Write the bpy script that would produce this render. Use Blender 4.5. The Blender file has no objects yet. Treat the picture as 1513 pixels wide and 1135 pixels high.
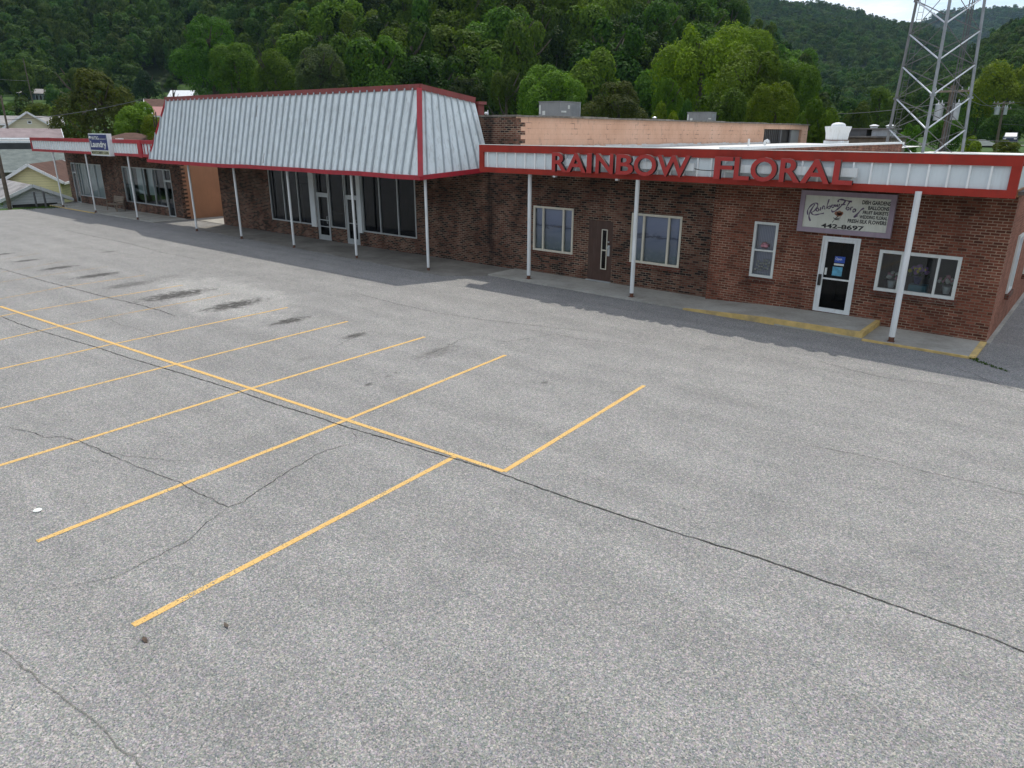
# Reconstruction of a strip of shops beside a parking lot below wooded hills.
# World frame: x runs along the shop fronts (to the right), y toward the shops, z up; metres.
SUN_E=2.75; SKY_S=.15; EXPO=.22; HAZE=.00006
LEAF1=(-7.12,2.42); LEAF2=(-6.67,3.11)
CRACKS=[(0.034, [(-24.8, 6.3), (-23.43, 6.32), (-22.05, 6.44), (-20.51, 6.61), (-19.06, 6.78), (-17.61, 6.89), (-16.38, 7.04), (-15.01, 7.19), (-13.42, 7.33), (-12.43, 7.38), (-11.11, 7.51), (-10.59, 7.53), (-9.45, 7.66), (-8.22, 7.81), (-7.11, 7.94), (-6.24, 7.96), (-5.32, 7.99), (-4.46, 8.06), (-3.64, 8.14), (-2.67, 8.26), (-1.85, 8.28), (-1.28, 8.3), (-0.87, 8.31), (-0.13, 8.36), (0.21, 8.32), (0.72, 8.24)]), (0.016, [(-15.17, 3.45), (-14.38, 3.72), (-13.96, 3.76), (-13.73, 3.99), (-13.2, 4.13), (-12.17, 4.23), (-11.32, 4.32), (-10.48, 4.46), (-9.12, 4.54), (-9.08, 4.79), (-9.19, 4.97), (-9.35, 5.42), (-9.49, 5.86), (-9.56, 6.2), (-9.66, 6.47), (-9.62, 6.9), (-9.48, 7.36)]), (0.012, [(-9.12, 4.54), (-8.95, 4.13), (-8.76, 3.86), (-8.68, 3.65), (-8.62, 3.17), (-8.58, 2.81), (-8.62, 2.59), (-8.76, 2.33), (-8.92, 2.09)]), (0.036, [(-8.5, 1.35), (-8.17, 1.38), (-7.62, 1.44), (-7.19, 1.47), (-6.96, 1.52), (-6.62, 1.55), (-6.35, 1.59), (-5.88, 1.62), (-5.53, 1.66), (-5.17, 1.67)]), (0.012, [(-3.53, 12.29), (-2.51, 12.45), (-2.03, 12.51), (-1.6, 12.47), (-0.78, 12.56), (-0.21, 12.55), (0.19, 12.53)]), (0.02, [(-19.66, 15.16), (-17.2, 14.99), (-15.19, 14.99), (-13.64, 15.28), (-12.01, 15.76), (-10.62, 16.19)]), (0.014, [(-12.37, 13.72), (-11.67, 13.89), (-11.37, 14.81), (-11.15, 15.36), (-10.47, 15.35), (-9.67, 15.6), (-9.17, 15.79), (-8.75, 16.39)]), (0.014, [(-5.03, 17.59), (-4.12, 17.32), (-3.49, 17.24), (-3.03, 17.26), (-2.49, 17.45), (-1.63, 17.65)]), (0.02, [(-2.38, 19.14), (-1.8, 18.84), (-1.48, 18.49), (-0.76, 18.11), (-0.18, 17.76)]), (0.035, [(-34.35, 8.88), (-33.63, 8.91), (-32.56, 8.95), (-30.91, 9.04), (-29.26, 9.12), (-28.05, 9.21), (-25.85, 9.35), (-24.64, 9.45), (-23.47, 9.59), (-22.26, 9.66), (-20.8, 9.64)]), (0.03, [(-44.4, 15.14), (-40.38, 15.12), (-38.44, 15.21), (-36.07, 15.18), (-32.9, 14.97), (-30.0, 15.09)]), (0.02, [(-39.34, 12.56), (-37.26, 12.98), (-35.49, 13.47), (-33.71, 13.75), (-32.71, 13.89)]), (0.012, [(-10.38, 7.49), (-10.06, 7.35), (-10.01, 7.51), (-9.67, 7.36), (-9.54, 7.2)]), (0.012, [(-12.62, 11.23), (-12.45, 11.98), (-12.55, 12.69), (-12.75, 13.27), (-12.63, 13.81)]), (0.01, [(-13.22, 4.11), (-12.54, 4.17), (-11.88, 4.44), (-11.34, 4.76), (-10.82, 5.07)]), (0.012, [(-14.6, 10.52), (-14.89, 11.17), (-15.07, 11.72), (-14.79, 12.23)]), (0.01, [(-22.16, 8.25), (-20.98, 8.13), (-19.9, 8.3), (-18.49, 8.09)])]
STRIPES=[(1, (-26.19, 6.71), (-6.8, 8.04)), (1, (-6.8, 8.04), (-7.18, 13.22)), (1, (-7.47, 2.45), (-7.8, 7.93)), (1, (-10.21, 2.41), (-10.51, 7.64)), (1, (-10.51, 7.64), (-10.93, 12.98)), (0.95, (-13.23, 2.5), (-13.49, 7.49)), (0.95, (-13.49, 7.49), (-13.65, 12.85)), (0.9, (-16.15, 2.86), (-16.34, 7.21)), (0.9, (-16.34, 7.21), (-16.55, 12.56)), (0.85, (-18.99, 3.55), (-19.22, 7.13)), (0.85, (-19.22, 7.13), (-19.36, 12.44)), (0.8, (-21.65, 4.48), (-22.19, 7.0)), (0.6, (-22.19, 7.0), (-22.56, 12.35)), (0.8, (-24.49, 5.21), (-24.86, 6.8)), (0.75, (-24.86, 6.8), (-25.12, 12.01)), (0.6, (-27.13, 5.89), (-27.93, 9.17)), (0.6, (-27.93, 9.17), (-28.02, 12.0)), (0.4, (-30.39, 7.33), (-30.69, 9.06)), (0.4, (-30.69, 9.06), (-30.95, 11.86)), (0.3, (-32.65, 8.62), (-33.72, 11.58)), (0.25, (-35.47, 8.73), (-36.68, 11.37))]
STAINS=[(-23.72, 11.06, 1.33, 0.9), (-20.92, 11.52, 1.14, 0.9), (-17.88, 11.52, 0.65, 0.8), (-15.17, 11.73, 0.44, 0.7), (-12.38, 12.04, 0.7, 0.35), (-26.61, 10.78, 1.01, 0.5), (-29.31, 10.8, 0.88, 0.8), (-32.11, 10.44, 0.72, 0.8), (-34.95, 10.28, 0.59, 0.7), (-37.58, 10.08, 0.62, 0.7), (-11.8, 9.39, 0.13, 0.6), (-8.96, 11.99, 0.12, 0.5), (-11.89, 10.04, 0.09, 0.4), (-11.95, 10.31, 0.06, 0.4), (-7.12, 2.42, 0.04, 0.4), (-34.85, 13.5, 0.46, 0.4), (-14.44, 9.6, 0.32, 0.2), (-27.07, 12.22, 0.71, 0.2)]
PATCH=[(-24.4, 9.39), (-26.34, 11.5), (-26.0, 14.06), (-21.68, 15.56), (-19.81, 13.91), (-18.75, 10.36), (-20.82, 9.41)]
CR1=[(-87.74, 36.1), (-73.5, 43.4), (-42.52, 50.9), (-29.42, 45.5), (-25.54, 39.2), (-23.64, 32.2), (-21.78, 24.3), (-19.51, 17.2), (-16.87, 10.9), (-13.92, 7.3), (-9.94, 4.9)]
CR2=[(-52.46, 238.2), (-29.91, 223.9), (-24.59, 205.5), (-22.71, 202.1), (-20.87, 195.8), (-19.06, 189.5), (-18.18, 186.7), (-16.44, 175.7), (-15.17, 168.8), (-13.92, 161.1), (-12.29, 152.9), (-10.71, 133.2), (-8.8, 100.1), (-6.96, 67.5), (-4.18, 39.8), (0.27, 21.9)]
CR3=[(-27.46, 133.3), (-16.01, 216.1), (-13.51, 263.6), (-12.09, 287.5), (-11.3, 302.2), (-9.94, 311.8), (-8.8, 316.8), (-7.69, 313.7), (-6.96, 303.7), (-6.25, 286.0), (-4.86, 244.8), (0.27, 157.0)]
CR4=[(-16.01, 10.6), (-12.69, 18.9), (-11.1, 28.9), (-9.94, 38.6), (-8.8, 48.0), (-8.06, 54.6), (-7.33, 60.2), (-6.78, 65.2), (-6.25, 69.2), (-5.79, 71.1), (-4.18, 78.6), (0.27, 84.9), (10.34, 81.9)]
HEROES=[('C', -92.5, 38.0, 11.8, 4.52, 9.03, 'olive', 'big dense tree with olive brown leaves behind the laundry sign'),
 ('B', -116.5, 45.2, 13.4, 1.65, 3.63, 'pale', 'small round pale green tree rising behind the big olive brown tree'),
 ('C', -185.5, 87.3, 18.7, 3.63, 7.27, 'blue', 'round dark blue green tree beside the grassy clearing on the slope'),
 ('D', -256.7, 83.8, 24.3, 4.66, 12.12, 'mid', 'mid green tree at the left edge above the blue grey house'),
 ('E', -74.6, 34.0, 7.8, 2.33, 3.96, 'midl', 'low loose light green tree in front of the red metal roof'),
 ('E', -68.6, 32.8, 6.6, 1.38, 2.48, 'light', 'feathery light green tree against the left end of the ribbed mansard roof'),
 ('F', -143.9, 80.8, 26.4, 6.08, 13.98, 'mid', 'tall spreading green tree above the left end of the ribbed mansard roof'),
 ('F', -128.7, 77.1, 20.1, 4.57, 9.13, 'midl', 'green tree leaning beside the tall spreading tree over the mansard roof'),
 ('G', -116.9, 77.1, 18.3, 3.85, 7.69, 'midl', 'rounded green tree above the middle of the mansard roof ridge'),
 ('G', -108.5, 80.4, 18.9, 4.58, 9.15, 'grey', 'pale grey green willowy tree above the mansard roof'),
 ('B', -76.0, 90.3, 14.2, 2.24, 5.39, 'mid', 'dark green round tree left of the nearer rooftop air unit'),
 ('A', -64.7, 86.5, 14.3, 4.27, 8.54, 'midl', 'bright green broad tree standing directly behind the nearer rooftop air unit'),
 ('C', -44.3, 71.4, 10.4, 3.29, 5.27, 'olive', 'rounded olive tree right of the nearer rooftop air unit'),
 ('E', -43.8, 80.9, 11.4, 1.84, 5.53, 'light', 'narrow bright yellow green tree between the olive tree and the vine covered trees'),
 ('H', -36.1, 66.9, 8.1, 1.92, 2.88, 'light', 'low vine covered mound of bright leaves behind the peach parapet'),
 ('H', -35.9, 71.5, 8.5, 1.66, 2.83, 'mid', 'second low leafy mound just left of the farther rooftop air unit'),
 ('A', -45.5, 93.5, 18.8, 5.23, 13.09, 'light', 'tallest vine covered bright green tree behind the farther rooftop air unit'),
 ('F', -48.6, 115.2, 20.3, 3.9, 8.57, 'light', 'bright green tree behind the right shoulder of the tallest vine covered tree'),
 ('G', -33.8, 81.2, 14.1, 4.47, 10.29, 'midl', 'wide drooping green tree covered in vines behind the end of the peach wall'),
 ('F', -31.6, 86.4, 12.9, 3.52, 8.44, 'midl', 'leafy green tree sloping down toward the valley beyond the peach wall'),
 ('E', -31.0, 67.2, 9.2, 2.41, 4.82, 'mid', 'dark leafy tree low behind the peach wall between the two vine covered trees'),
 ('H', -20.2, 62.8, 8.0, 2.39, 3.82, 'light', 'low bright green tree left of the white roof fan'),
 ('E', -27.0, 71.1, 9.9, 2.36, 4.97, 'light', 'yellow green tree behind the barred opening of the peach wall'),
 ('B', -36.7, 145.4, 13.0, 2.77, 6.65, 'mid', 'round green tree between the white roof fan and the lattice tower'),
 ('H', -31.7, 115.7, 9.7, 2.18, 3.93, 'mid', 'low dark green tree right of the white roof fan'),
 ('C', -28.7, 126.8, 9.8, 2.72, 4.9, 'dark', 'dark green tree seen through the left legs of the lattice tower'),
 ('H', -17.7, 82.1, 6.2, 1.75, 2.46, 'midl', 'bushy green tree low between the left and middle tower legs'),
 ('B', -17.0, 94.5, 6.8, 2.25, 3.38, 'mid', 'leafy bush behind the pole with two transformers'),
 ('H', -12.5, 85.1, 5.1, 1.68, 1.68, 'light', 'low light green bush right of the right tower leg'),
 ('A', -20.2, 163.8, 17.7, 5.55, 12.21, 'light', 'bright green broad tree at the right edge below the ridge'),
 ('F', -25.5, 173.1, 14.6, 3.89, 8.57, 'midl', 'green tree between the tower and the farther utility pole'),
 ('G', -17.1, 149.0, 10.3, 3.69, 6.65, 'mid', 'dark green tree behind the farther utility pole'),
 ('H', -11.0, 97.4, 4.7, 1.84, 1.47, 'light', 'low bright bush below the parked dark car'),
 ('B', -205.0, 64.9, 11.4, 3.33, 6.0, 'mid', 'round green bush below the blue grey house at the left edge'),
 ('E', -179.7, 61.8, 10.5, 3.65, 5.11, 'light', 'yellow green bush just below the blue grey house'),
 ('E', -159.8, 57.9, 9.5, 2.22, 4.0, 'light', 'bright shrub between the cream gabled house and the olive brown tree'),
 ('H', -191.6, 57.3, 10.8, 1.82, 3.64, 'mid', 'shrub cut by the left edge of the picture above the cream house'),
 ('C', -192.1, 96.6, 18.2, 1.88, 3.01, 'mid', 'small dark bush on the grassy clearing'),
 ('D', -92.3, 88.6, 14.2, 3.28, 7.88, 'dark', 'dark tree behind the front corner of the mansard roof'),
 ('D', -100.1, 86.1, 15.2, 3.33, 7.98, 'mid', 'green tree above the right half of the mansard roof ridge'),
 ('D', -83.2, 89.3, 13.4, 3.16, 7.59, 'dark', 'dark green tree just right of the mansard roof corner')]
import bpy, math, random
import numpy as np
from mathutils import Vector, Matrix, noise as mnoise

SC = bpy.context.scene
COL = SC.collection
R_ = math.radians
random.seed(7)

# ---------------------------------------------------------------- helpers
class MB:
    def __init__(s): s.v=[]; s.f=[]
    def quad(s,a,b,c,d):
        i=len(s.v); s.v+= [tuple(a),tuple(b),tuple(c),tuple(d)]; s.f.append((i,i+1,i+2,i+3)); return s
    def tri(s,a,b,c):
        i=len(s.v); s.v+= [tuple(a),tuple(b),tuple(c)]; s.f.append((i,i+1,i+2)); return s
    def ngon(s,pts):
        i=len(s.v); s.v+=[tuple(p) for p in pts]; s.f.append(tuple(range(i,i+len(pts)))); return s
    def box(s,x0,x1,y0,y1,z0,z1,bev=0.0):
        if x0>x1:x0,x1=x1,x0
        if y0>y1:y0,y1=y1,y0
        if z0>z1:z0,z1=z1,z0
        i=len(s.v)
        s.v+=[(x0,y0,z0),(x1,y0,z0),(x1,y1,z0),(x0,y1,z0),(x0,y0,z1),(x1,y0,z1),(x1,y1,z1),(x0,y1,z1)]
        for q in ((0,3,2,1),(4,5,6,7),(0,1,5,4),(1,2,6,5),(2,3,7,6),(3,0,4,7)): s.f.append(tuple(i+k for k in q))
        return s
    def hexa(s,p):   # 8 points, bottom 4 ccw then top 4
        i=len(s.v); s.v+=[tuple(q) for q in p]
        for q in ((0,3,2,1),(4,5,6,7),(0,1,5,4),(1,2,6,5),(2,3,7,6),(3,0,4,7)): s.f.append(tuple(i+k for k in q))
        return s
    def tube(s,p0,p1,r0,r1=None,n=10,cap=True):
        r1=r0 if r1 is None else r1
        p0=Vector(p0);p1=Vector(p1);d=(p1-p0)
        if d.length<1e-6:return s
        d.normalize(); a=d.orthogonal().normalized(); b=d.cross(a); i=len(s.v)
        for p,r in((p0,r0),(p1,r1)):
            for k in range(n):
                t=2*math.pi*k/n; s.v.append(tuple(p+(a*math.cos(t)+b*math.sin(t))*r))
        for k in range(n): s.f.append((i+k,i+(k+1)%n,i+n+(k+1)%n,i+n+k))
        if cap: s.f.append(tuple(i+k for k in reversed(range(n)))); s.f.append(tuple(i+n+k for k in range(n)))
        return s
    def path(s,pts,r,n=6):
        for a,b in zip(pts[:-1],pts[1:]): s.tube(a,b,r,r,n)
        return s
    def rings(s,c,prof,n=24):   # lathe about vertical axis at c, prof [(r,z)]
        i=len(s.v)
        for r,z in prof:
            for k in range(n):
                t=2*math.pi*k/n; s.v.append((c[0]+r*math.cos(t),c[1]+r*math.sin(t),c[2]+z))
        for j in range(len(prof)-1):
            for k in range(n): s.f.append((i+j*n+k,i+j*n+(k+1)%n,i+(j+1)*n+(k+1)%n,i+(j+1)*n+k))
        s.f.append(tuple(i+(len(prof)-1)*n+k for k in range(n)))
        return s
    def blob(s,c,r,seed=0,n=7,m=10,jit=.15,sz=1.0):
        rr=random.Random(seed); i=len(s.v)
        for a in range(n+1):
            th=math.pi*a/n
            for k in range(m):
                ph=2*math.pi*k/m; q=r*(1+rr.uniform(-jit,jit))
                s.v.append((c[0]+q*math.sin(th)*math.cos(ph),c[1]+q*math.sin(th)*math.sin(ph),c[2]+q*math.cos(th)*sz))
        for a in range(n):
            for k in range(m): s.f.append((i+a*m+k,i+a*m+(k+1)%m,i+(a+1)*m+(k+1)%m,i+(a+1)*m+k))
        return s
    def build(s,name,mat,parent=None,loc=(0,0,0),smooth=False,local=False):
        me=bpy.data.meshes.new(name)
        off=Vector((0,0,0))
        if parent is not None and not local:
            off=Vector(parent.location)
            if parent.parent is not None: off+=Vector(parent.parent.location)
        if parent is None: off=Vector(loc)
        me.from_pydata([tuple(Vector(v)-off) for v in s.v],[],s.f); me.validate()
        if smooth: me.polygons.foreach_set('use_smooth',[True]*len(me.polygons))
        if mat: me.materials.append(mat)
        o=bpy.data.objects.new(name,me); COL.objects.link(o)
        if parent is not None: o.parent=parent
        else: o.location=off
        return o

def tag(o,label=None,cat=None,group=None,kind=None):
    if label:o['label']=label
    if cat:o['category']=cat
    if group:o['group']=group
    if kind:o['kind']=kind
    return o
def thing(name,label,cat,loc=(0,0,0),group=None,rz=0):
    o=bpy.data.objects.new(name,None); COL.objects.link(o); o.location=loc; o.rotation_euler=(0,0,rz)
    o.empty_display_size=.3
    return tag(o,label,cat,group)
def absorb(base,*others):
    """fold meshes that share the root's coordinates into one part with several materials"""
    import bmesh
    bm=bmesh.new(); bm.from_mesh(base.data)
    for o in others:
        n0=len(bm.faces); k=len(base.data.materials)
        for mt in o.data.materials: base.data.materials.append(mt)
        bm.from_mesh(o.data); bm.faces.ensure_lookup_table()
        for f in bm.faces[n0:]: f.material_index+=k
        me=o.data; bpy.data.objects.remove(o,do_unlink=True); bpy.data.meshes.remove(me)
    bm.to_mesh(base.data); bm.free(); return base
def copy_tree(o,parent=None):
    c=o.copy(); COL.objects.link(c); c.parent=parent
    for ch in list(o.children): copy_tree(ch,c)
    return c

# ---------------------------------------------------------------- materials
def newmat(name):
    m=bpy.data.materials.new(name); m.use_nodes=True; nt=m.node_tree
    b=nt.nodes['Principled BSDF']; return m,nt,b
def N(nt,t,**kw):
    n=nt.nodes.new(t)
    for k,v in kw.items(): setattr(n,k,v)
    return n
def ln(nt,a,b): nt.links.new(a,b)
def setin(n,**kw):
    for k,v in kw.items(): n.inputs[k.replace('_',' ')].default_value=v
def ramp(nt,fac,stops,interp='LINEAR'):
    r=N(nt,'ShaderNodeValToRGB'); r.color_ramp.interpolation=interp
    el=r.color_ramp.elements
    while len(el)<len(stops): el.new(.5)
    for e,(p,c) in zip(el,stops): e.position=p; e.color=(c[0],c[1],c[2],1) if len(c)==3 else c
    ln(nt,fac,r.inputs[0]); return r.outputs[0]
def mixc(nt,fac,a,b,mode='MIX'):
    m=N(nt,'ShaderNodeMix',data_type='RGBA',blend_type=mode)
    for sock,v in ((m.inputs[0],fac),(m.inputs[6],a),(m.inputs[7],b)):
        if hasattr(v,'is_output') or isinstance(v,bpy.types.NodeSocket): ln(nt,v,sock)
        elif isinstance(v,(tuple,list)): sock.default_value=(v[0],v[1],v[2],1)
        else: sock.default_value=v
    return m.outputs[2]
def math_(nt,op,a,b=None,c=None,clamp=False):
    m=N(nt,'ShaderNodeMath',operation=op,use_clamp=clamp)
    for i,v in enumerate((a,b,c)):
        if v is None: continue
        if isinstance(v,bpy.types.NodeSocket): ln(nt,v,m.inputs[i])
        else: m.inputs[i].default_value=v
    return m.outputs[0]
def noise(nt,vec,scale,detail=4,rough=.55,dist=0):
    n=N(nt,'ShaderNodeTexNoise'); n.inputs['Scale'].default_value=scale; n.inputs['Detail'].default_value=detail
    n.inputs['Roughness'].default_value=rough; n.inputs['Distortion'].default_value=dist
    if vec is not None: ln(nt,vec,n.inputs['Vector'])
    return n.outputs[0]
def wpos(nt): return N(nt,'ShaderNodeNewGeometry').outputs['Position']
def mapping(nt,vec,scale=(1,1,1),loc=(0,0,0),rot=(0,0,0)):
    m=N(nt,'ShaderNodeMapping'); ln(nt,vec,m.inputs[0]); m.inputs['Scale'].default_value=scale
    m.inputs['Location'].default_value=loc; m.inputs['Rotation'].default_value=rot; return m.outputs[0]
def bump(nt,b,h,strength=.3,dist=.02):
    n=N(nt,'ShaderNodeBump'); n.inputs['Strength'].default_value=strength; n.inputs['Distance'].default_value=dist
    ln(nt,h,n.inputs['Height']); ln(nt,n.outputs[0],b.inputs['Normal'])

def paint(name,col,rough=.5,var=.12,scale=3,dirt=(.2,.17,.13),dirtamt=.25,metal=0,streak=True,spec=.5):
    m,nt,b=newmat(name); p=wpos(nt)
    n1=noise(nt,p,scale,5); n2=noise(nt,mapping(nt,p,(6,6,.6)) if streak else p,2.0,4)
    c1=tuple(x*(1-var) for x in col); c2=tuple(min(1,x*(1+var)) for x in col)
    base=ramp(nt,n1,[(.3,c1),(.7,c2)])
    f=ramp(nt,n2,[(.5,(0,0,0)),(.78,(dirtamt,)*3)])
    out=mixc(nt,f,base,dirt)
    ln(nt,out,b.inputs['Base Color']); b.inputs['Roughness'].default_value=rough; b.inputs['Metallic'].default_value=metal
    b.inputs['Specular IOR Level'].default_value=spec
    return m

def brick(name,stops,mortar,bias=0.0,rough=.88,msize=.011,grime=.35,stain=None):
    m,nt,b=newmat(name); p=wpos(nt)
    s=N(nt,'ShaderNodeSeparateXYZ'); ln(nt,p,s.inputs[0])
    u=math_(nt,'ADD',s.outputs[0],s.outputs[1]); c=N(nt,'ShaderNodeCombineXYZ'); ln(nt,u,c.inputs[0]); ln(nt,s.outputs[2],c.inputs[1])
    br=N(nt,'ShaderNodeTexBrick'); ln(nt,c.outputs[0],br.inputs['Vector'])
    br.inputs['Scale'].default_value=1; br.inputs['Brick Width'].default_value=.215; br.inputs['Row Height'].default_value=.075
    br.inputs['Mortar Size'].default_value=msize; br.inputs['Mortar Smooth'].default_value=.25; br.inputs['Bias'].default_value=bias
    br.inputs['Color1'].default_value=(0,0,0,1); br.inputs['Color2'].default_value=(1,1,1,1); br.inputs['Mortar'].default_value=(.5,.5,.5,1)
    col=ramp(nt,br.outputs['Color'],stops)
    n1=noise(nt,p,35,3); col=mixc(nt,.35,col,ramp(nt,n1,[(.3,(.35,.35,.35)),(.7,(1.25,1.25,1.25))]),'MULTIPLY')
    nl=noise(nt,p,1.1,5,.65)
    mcol=mixc(nt,ramp(nt,nl,[(.42,(0,0,0)),(.62,(1,1,1))]),tuple(x*.45 for x in mortar),mortar)
    out=mixc(nt,br.outputs['Fac'],col,mcol)
    g=ramp(nt,noise(nt,mapping(nt,p,(1.4,1.4,.5),(3,1,7)),1,5,.6),[(.35,(1-grime,)*3),(.65,(1.15,1.12,1.1))])
    out=mixc(nt,1,out,g,'MULTIPLY')
    if stain is not None:   # old water stain running down the wall
        du=math_(nt,'ABSOLUTE',math_(nt,'SUBTRACT',math_(nt,'ADD',u,math_(nt,'MULTIPLY',noise(nt,p,1.7,3),.25)),stain+.12))
        k=math_(nt,'MULTIPLY_ADD',du,-3.6,1.15,clamp=True); k=math_(nt,'MULTIPLY',k,ramp(nt,noise(nt,mapping(nt,p,(3,3,.9)),2.2,5,.7),[(.3,(.45,.45,.45)),(.6,(1,1,1))]))
        out=mixc(nt,math_(nt,'MULTIPLY',k,.88),out,(.012,.011,.011))
    ln(nt,out,b.inputs['Base Color']); b.inputs['Roughness'].default_value=rough; b.inputs['Specular IOR Level'].default_value=.2
    inv=math_(nt,'SUBTRACT',1.0,br.outputs['Fac']); bump(nt,b,inv,.6,.012)
    return m

M={}
M['brick_brown']=brick('brown_brick',[(0,(.024,.018,.018)),(.22,(.040,.026,.023)),(.34,(.092,.040,.029)),(.6,(.155,.062,.043)),(.82,(.185,.088,.061)),(1,(.235,.13,.092))],(.33,.265,.20),stain=2.68)
M['brick_red']=brick('red_brick',[(0,(.10,.036,.024)),(.25,(.155,.052,.033)),(.6,(.205,.068,.043)),(1,(.27,.10,.065))],(.40,.30,.22),msize=.010,grime=.22)
M['brick_side']=brick('orange_brick',[(0,(.24,.09,.055)),(1,(.36,.15,.10))],(.40,.25,.18),msize=.008,grime=.2)
M['sill']=brick('sill_brick',[(0,(.11,.04,.03)),(1,(.19,.07,.05))],(.30,.24,.19))
M['red']=paint('red_fascia_paint',(.35,.030,.018),.5,.14,2.5,(.20,.045,.03),.45,spec=.3)
M['crimson']=paint('crimson_trim_paint',(.40,.022,.036),.4,.2,1.5,(.16,.05,.05),.5)
M['faded']=paint('faded_red_paint',(.25,.055,.05),.55,.25,1.2,(.20,.12,.11),.6)
M['letter']=paint('letter_face_red',(.42,.036,.032),.4,.08,3,(.2,.05,.05),.3)
M['letter_side']=paint('letter_return_black',(.03,.018,.018),.5)
M['cladding']=paint('white_ribbed_metal',(.77,.835,.85),.38,.08,1.4,(.38,.39,.37),.65,0)
M['panel']=paint('white_fascia_panel',(.70,.77,.80),.4,.05,1.3,(.45,.48,.48),.3)
M['rib']=paint('white_panel_rib',(.86,.88,.88),.4,.05,2,(.4,.4,.4),.2)
M['ribshade']=paint('shade_toned_seam',(.41,.46,.49),.45,.12,2,(.28,.28,.27),.4)  # light metal seams, darkened: the shadow beside each rib is in this colour
M['white']=paint('white_paint',(.74,.77,.78),.45,.06,2,(.4,.35,.28),.35)
M['rust']=paint('rusty_steel',(.12,.045,.025),.8,.3,12)
M['soffit']=paint('dark_soffit',(.10,.09,.08),.8,.2,2)
M['alu']=paint('aluminium_frame',(.52,.55,.56),.38,.06,6,(.3,.3,.3),.25,.35)
M['cream_frame']=paint('cream_window_frame',(.68,.64,.53),.6,.08,3,(.3,.27,.22),.3)
M['white_frame']=paint('white_window_frame',(.66,.69,.67),.5,.06,3,(.4,.38,.3),.25)
M['brown_door']=paint('brown_door_paint',(.070,.034,.024),.5,.15,4)
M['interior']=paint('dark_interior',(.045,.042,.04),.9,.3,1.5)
M['interior_mid']=paint('dim_interior',(.16,.155,.14),.9,.2,1.5)
M['membrane']=paint('white_roof_membrane',(.66,.66,.64),.7,.1,.8,(.35,.33,.30),.4,streak=False)
M['tar']=paint('grey_gravel_roof',(.20,.19,.18),.9,.3,2,streak=False)
M['lilac']=paint('lilac_paint',(.34,.27,.33),.6,.1,3,(.2,.17,.2),.3)
M['signface']=paint('weathered_cream_sign',(.68,.69,.61),.55,.08,2,(.45,.45,.35),.4)
M['black']=paint('black_plastic',(.012,.012,.013),.4,.1,3)
M['ink']=paint('black_sign_paint',(.02,.02,.022),.6,.1,5)
M['violet']=paint('violet_sign_paint',(.14,.095,.17),.6,.15,6)
M['rose']=paint('rose_sign_paint',(.38,.17,.10),.6,.2,12)
M['hvac']=paint('grey_air_unit_metal',(.29,.295,.295),.5,.08,2,(.12,.12,.12),.3)
M['galv']=paint('galvanised_steel',(.50,.53,.56),.38,.12,3,(.25,.25,.25),.3,.45)
M['tower']=paint('dull_tower_steel',(.27,.29,.31),.45,.15,3,(.16,.16,.16),.4,.3)
M['towerleft']=paint('weathered_tower_steel',(.15,.155,.16),.5,.15,3)
M['darksteel']=paint('dark_weathered_steel',(.10,.10,.105),.6,.2,3)
M['wood']=paint('grey_weathered_wood',(.22,.18,.14),.85,.25,4)
M['pole']=paint('utility_pole_wood',(.12,.095,.07),.9,.25,5)
M['blue']=paint('blue_sign_face',(.02,.03,.16),.4,.1,4)
M['signwhite']=paint('white_sign_lettering',(.72,.74,.70),.5,.05,8)
M['signyellow']=paint('pale_yellow_sign_panel',(.50,.50,.30),.5,.1,5)
M['curb']=paint('yellow_kerb_paint',(.60,.43,.16),.8,.2,5,(.24,.21,.15),.85,streak=False)
M['bluedoor']=paint('bright_blue_card',(.02,.08,.42),.4,.05,8)
M['cyan']=paint('pale_blue_poster',(.10,.34,.50),.4,.35,9)
M['leafdead']=paint('dry_leaf',(.07,.045,.03),.8,.3,20)

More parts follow.
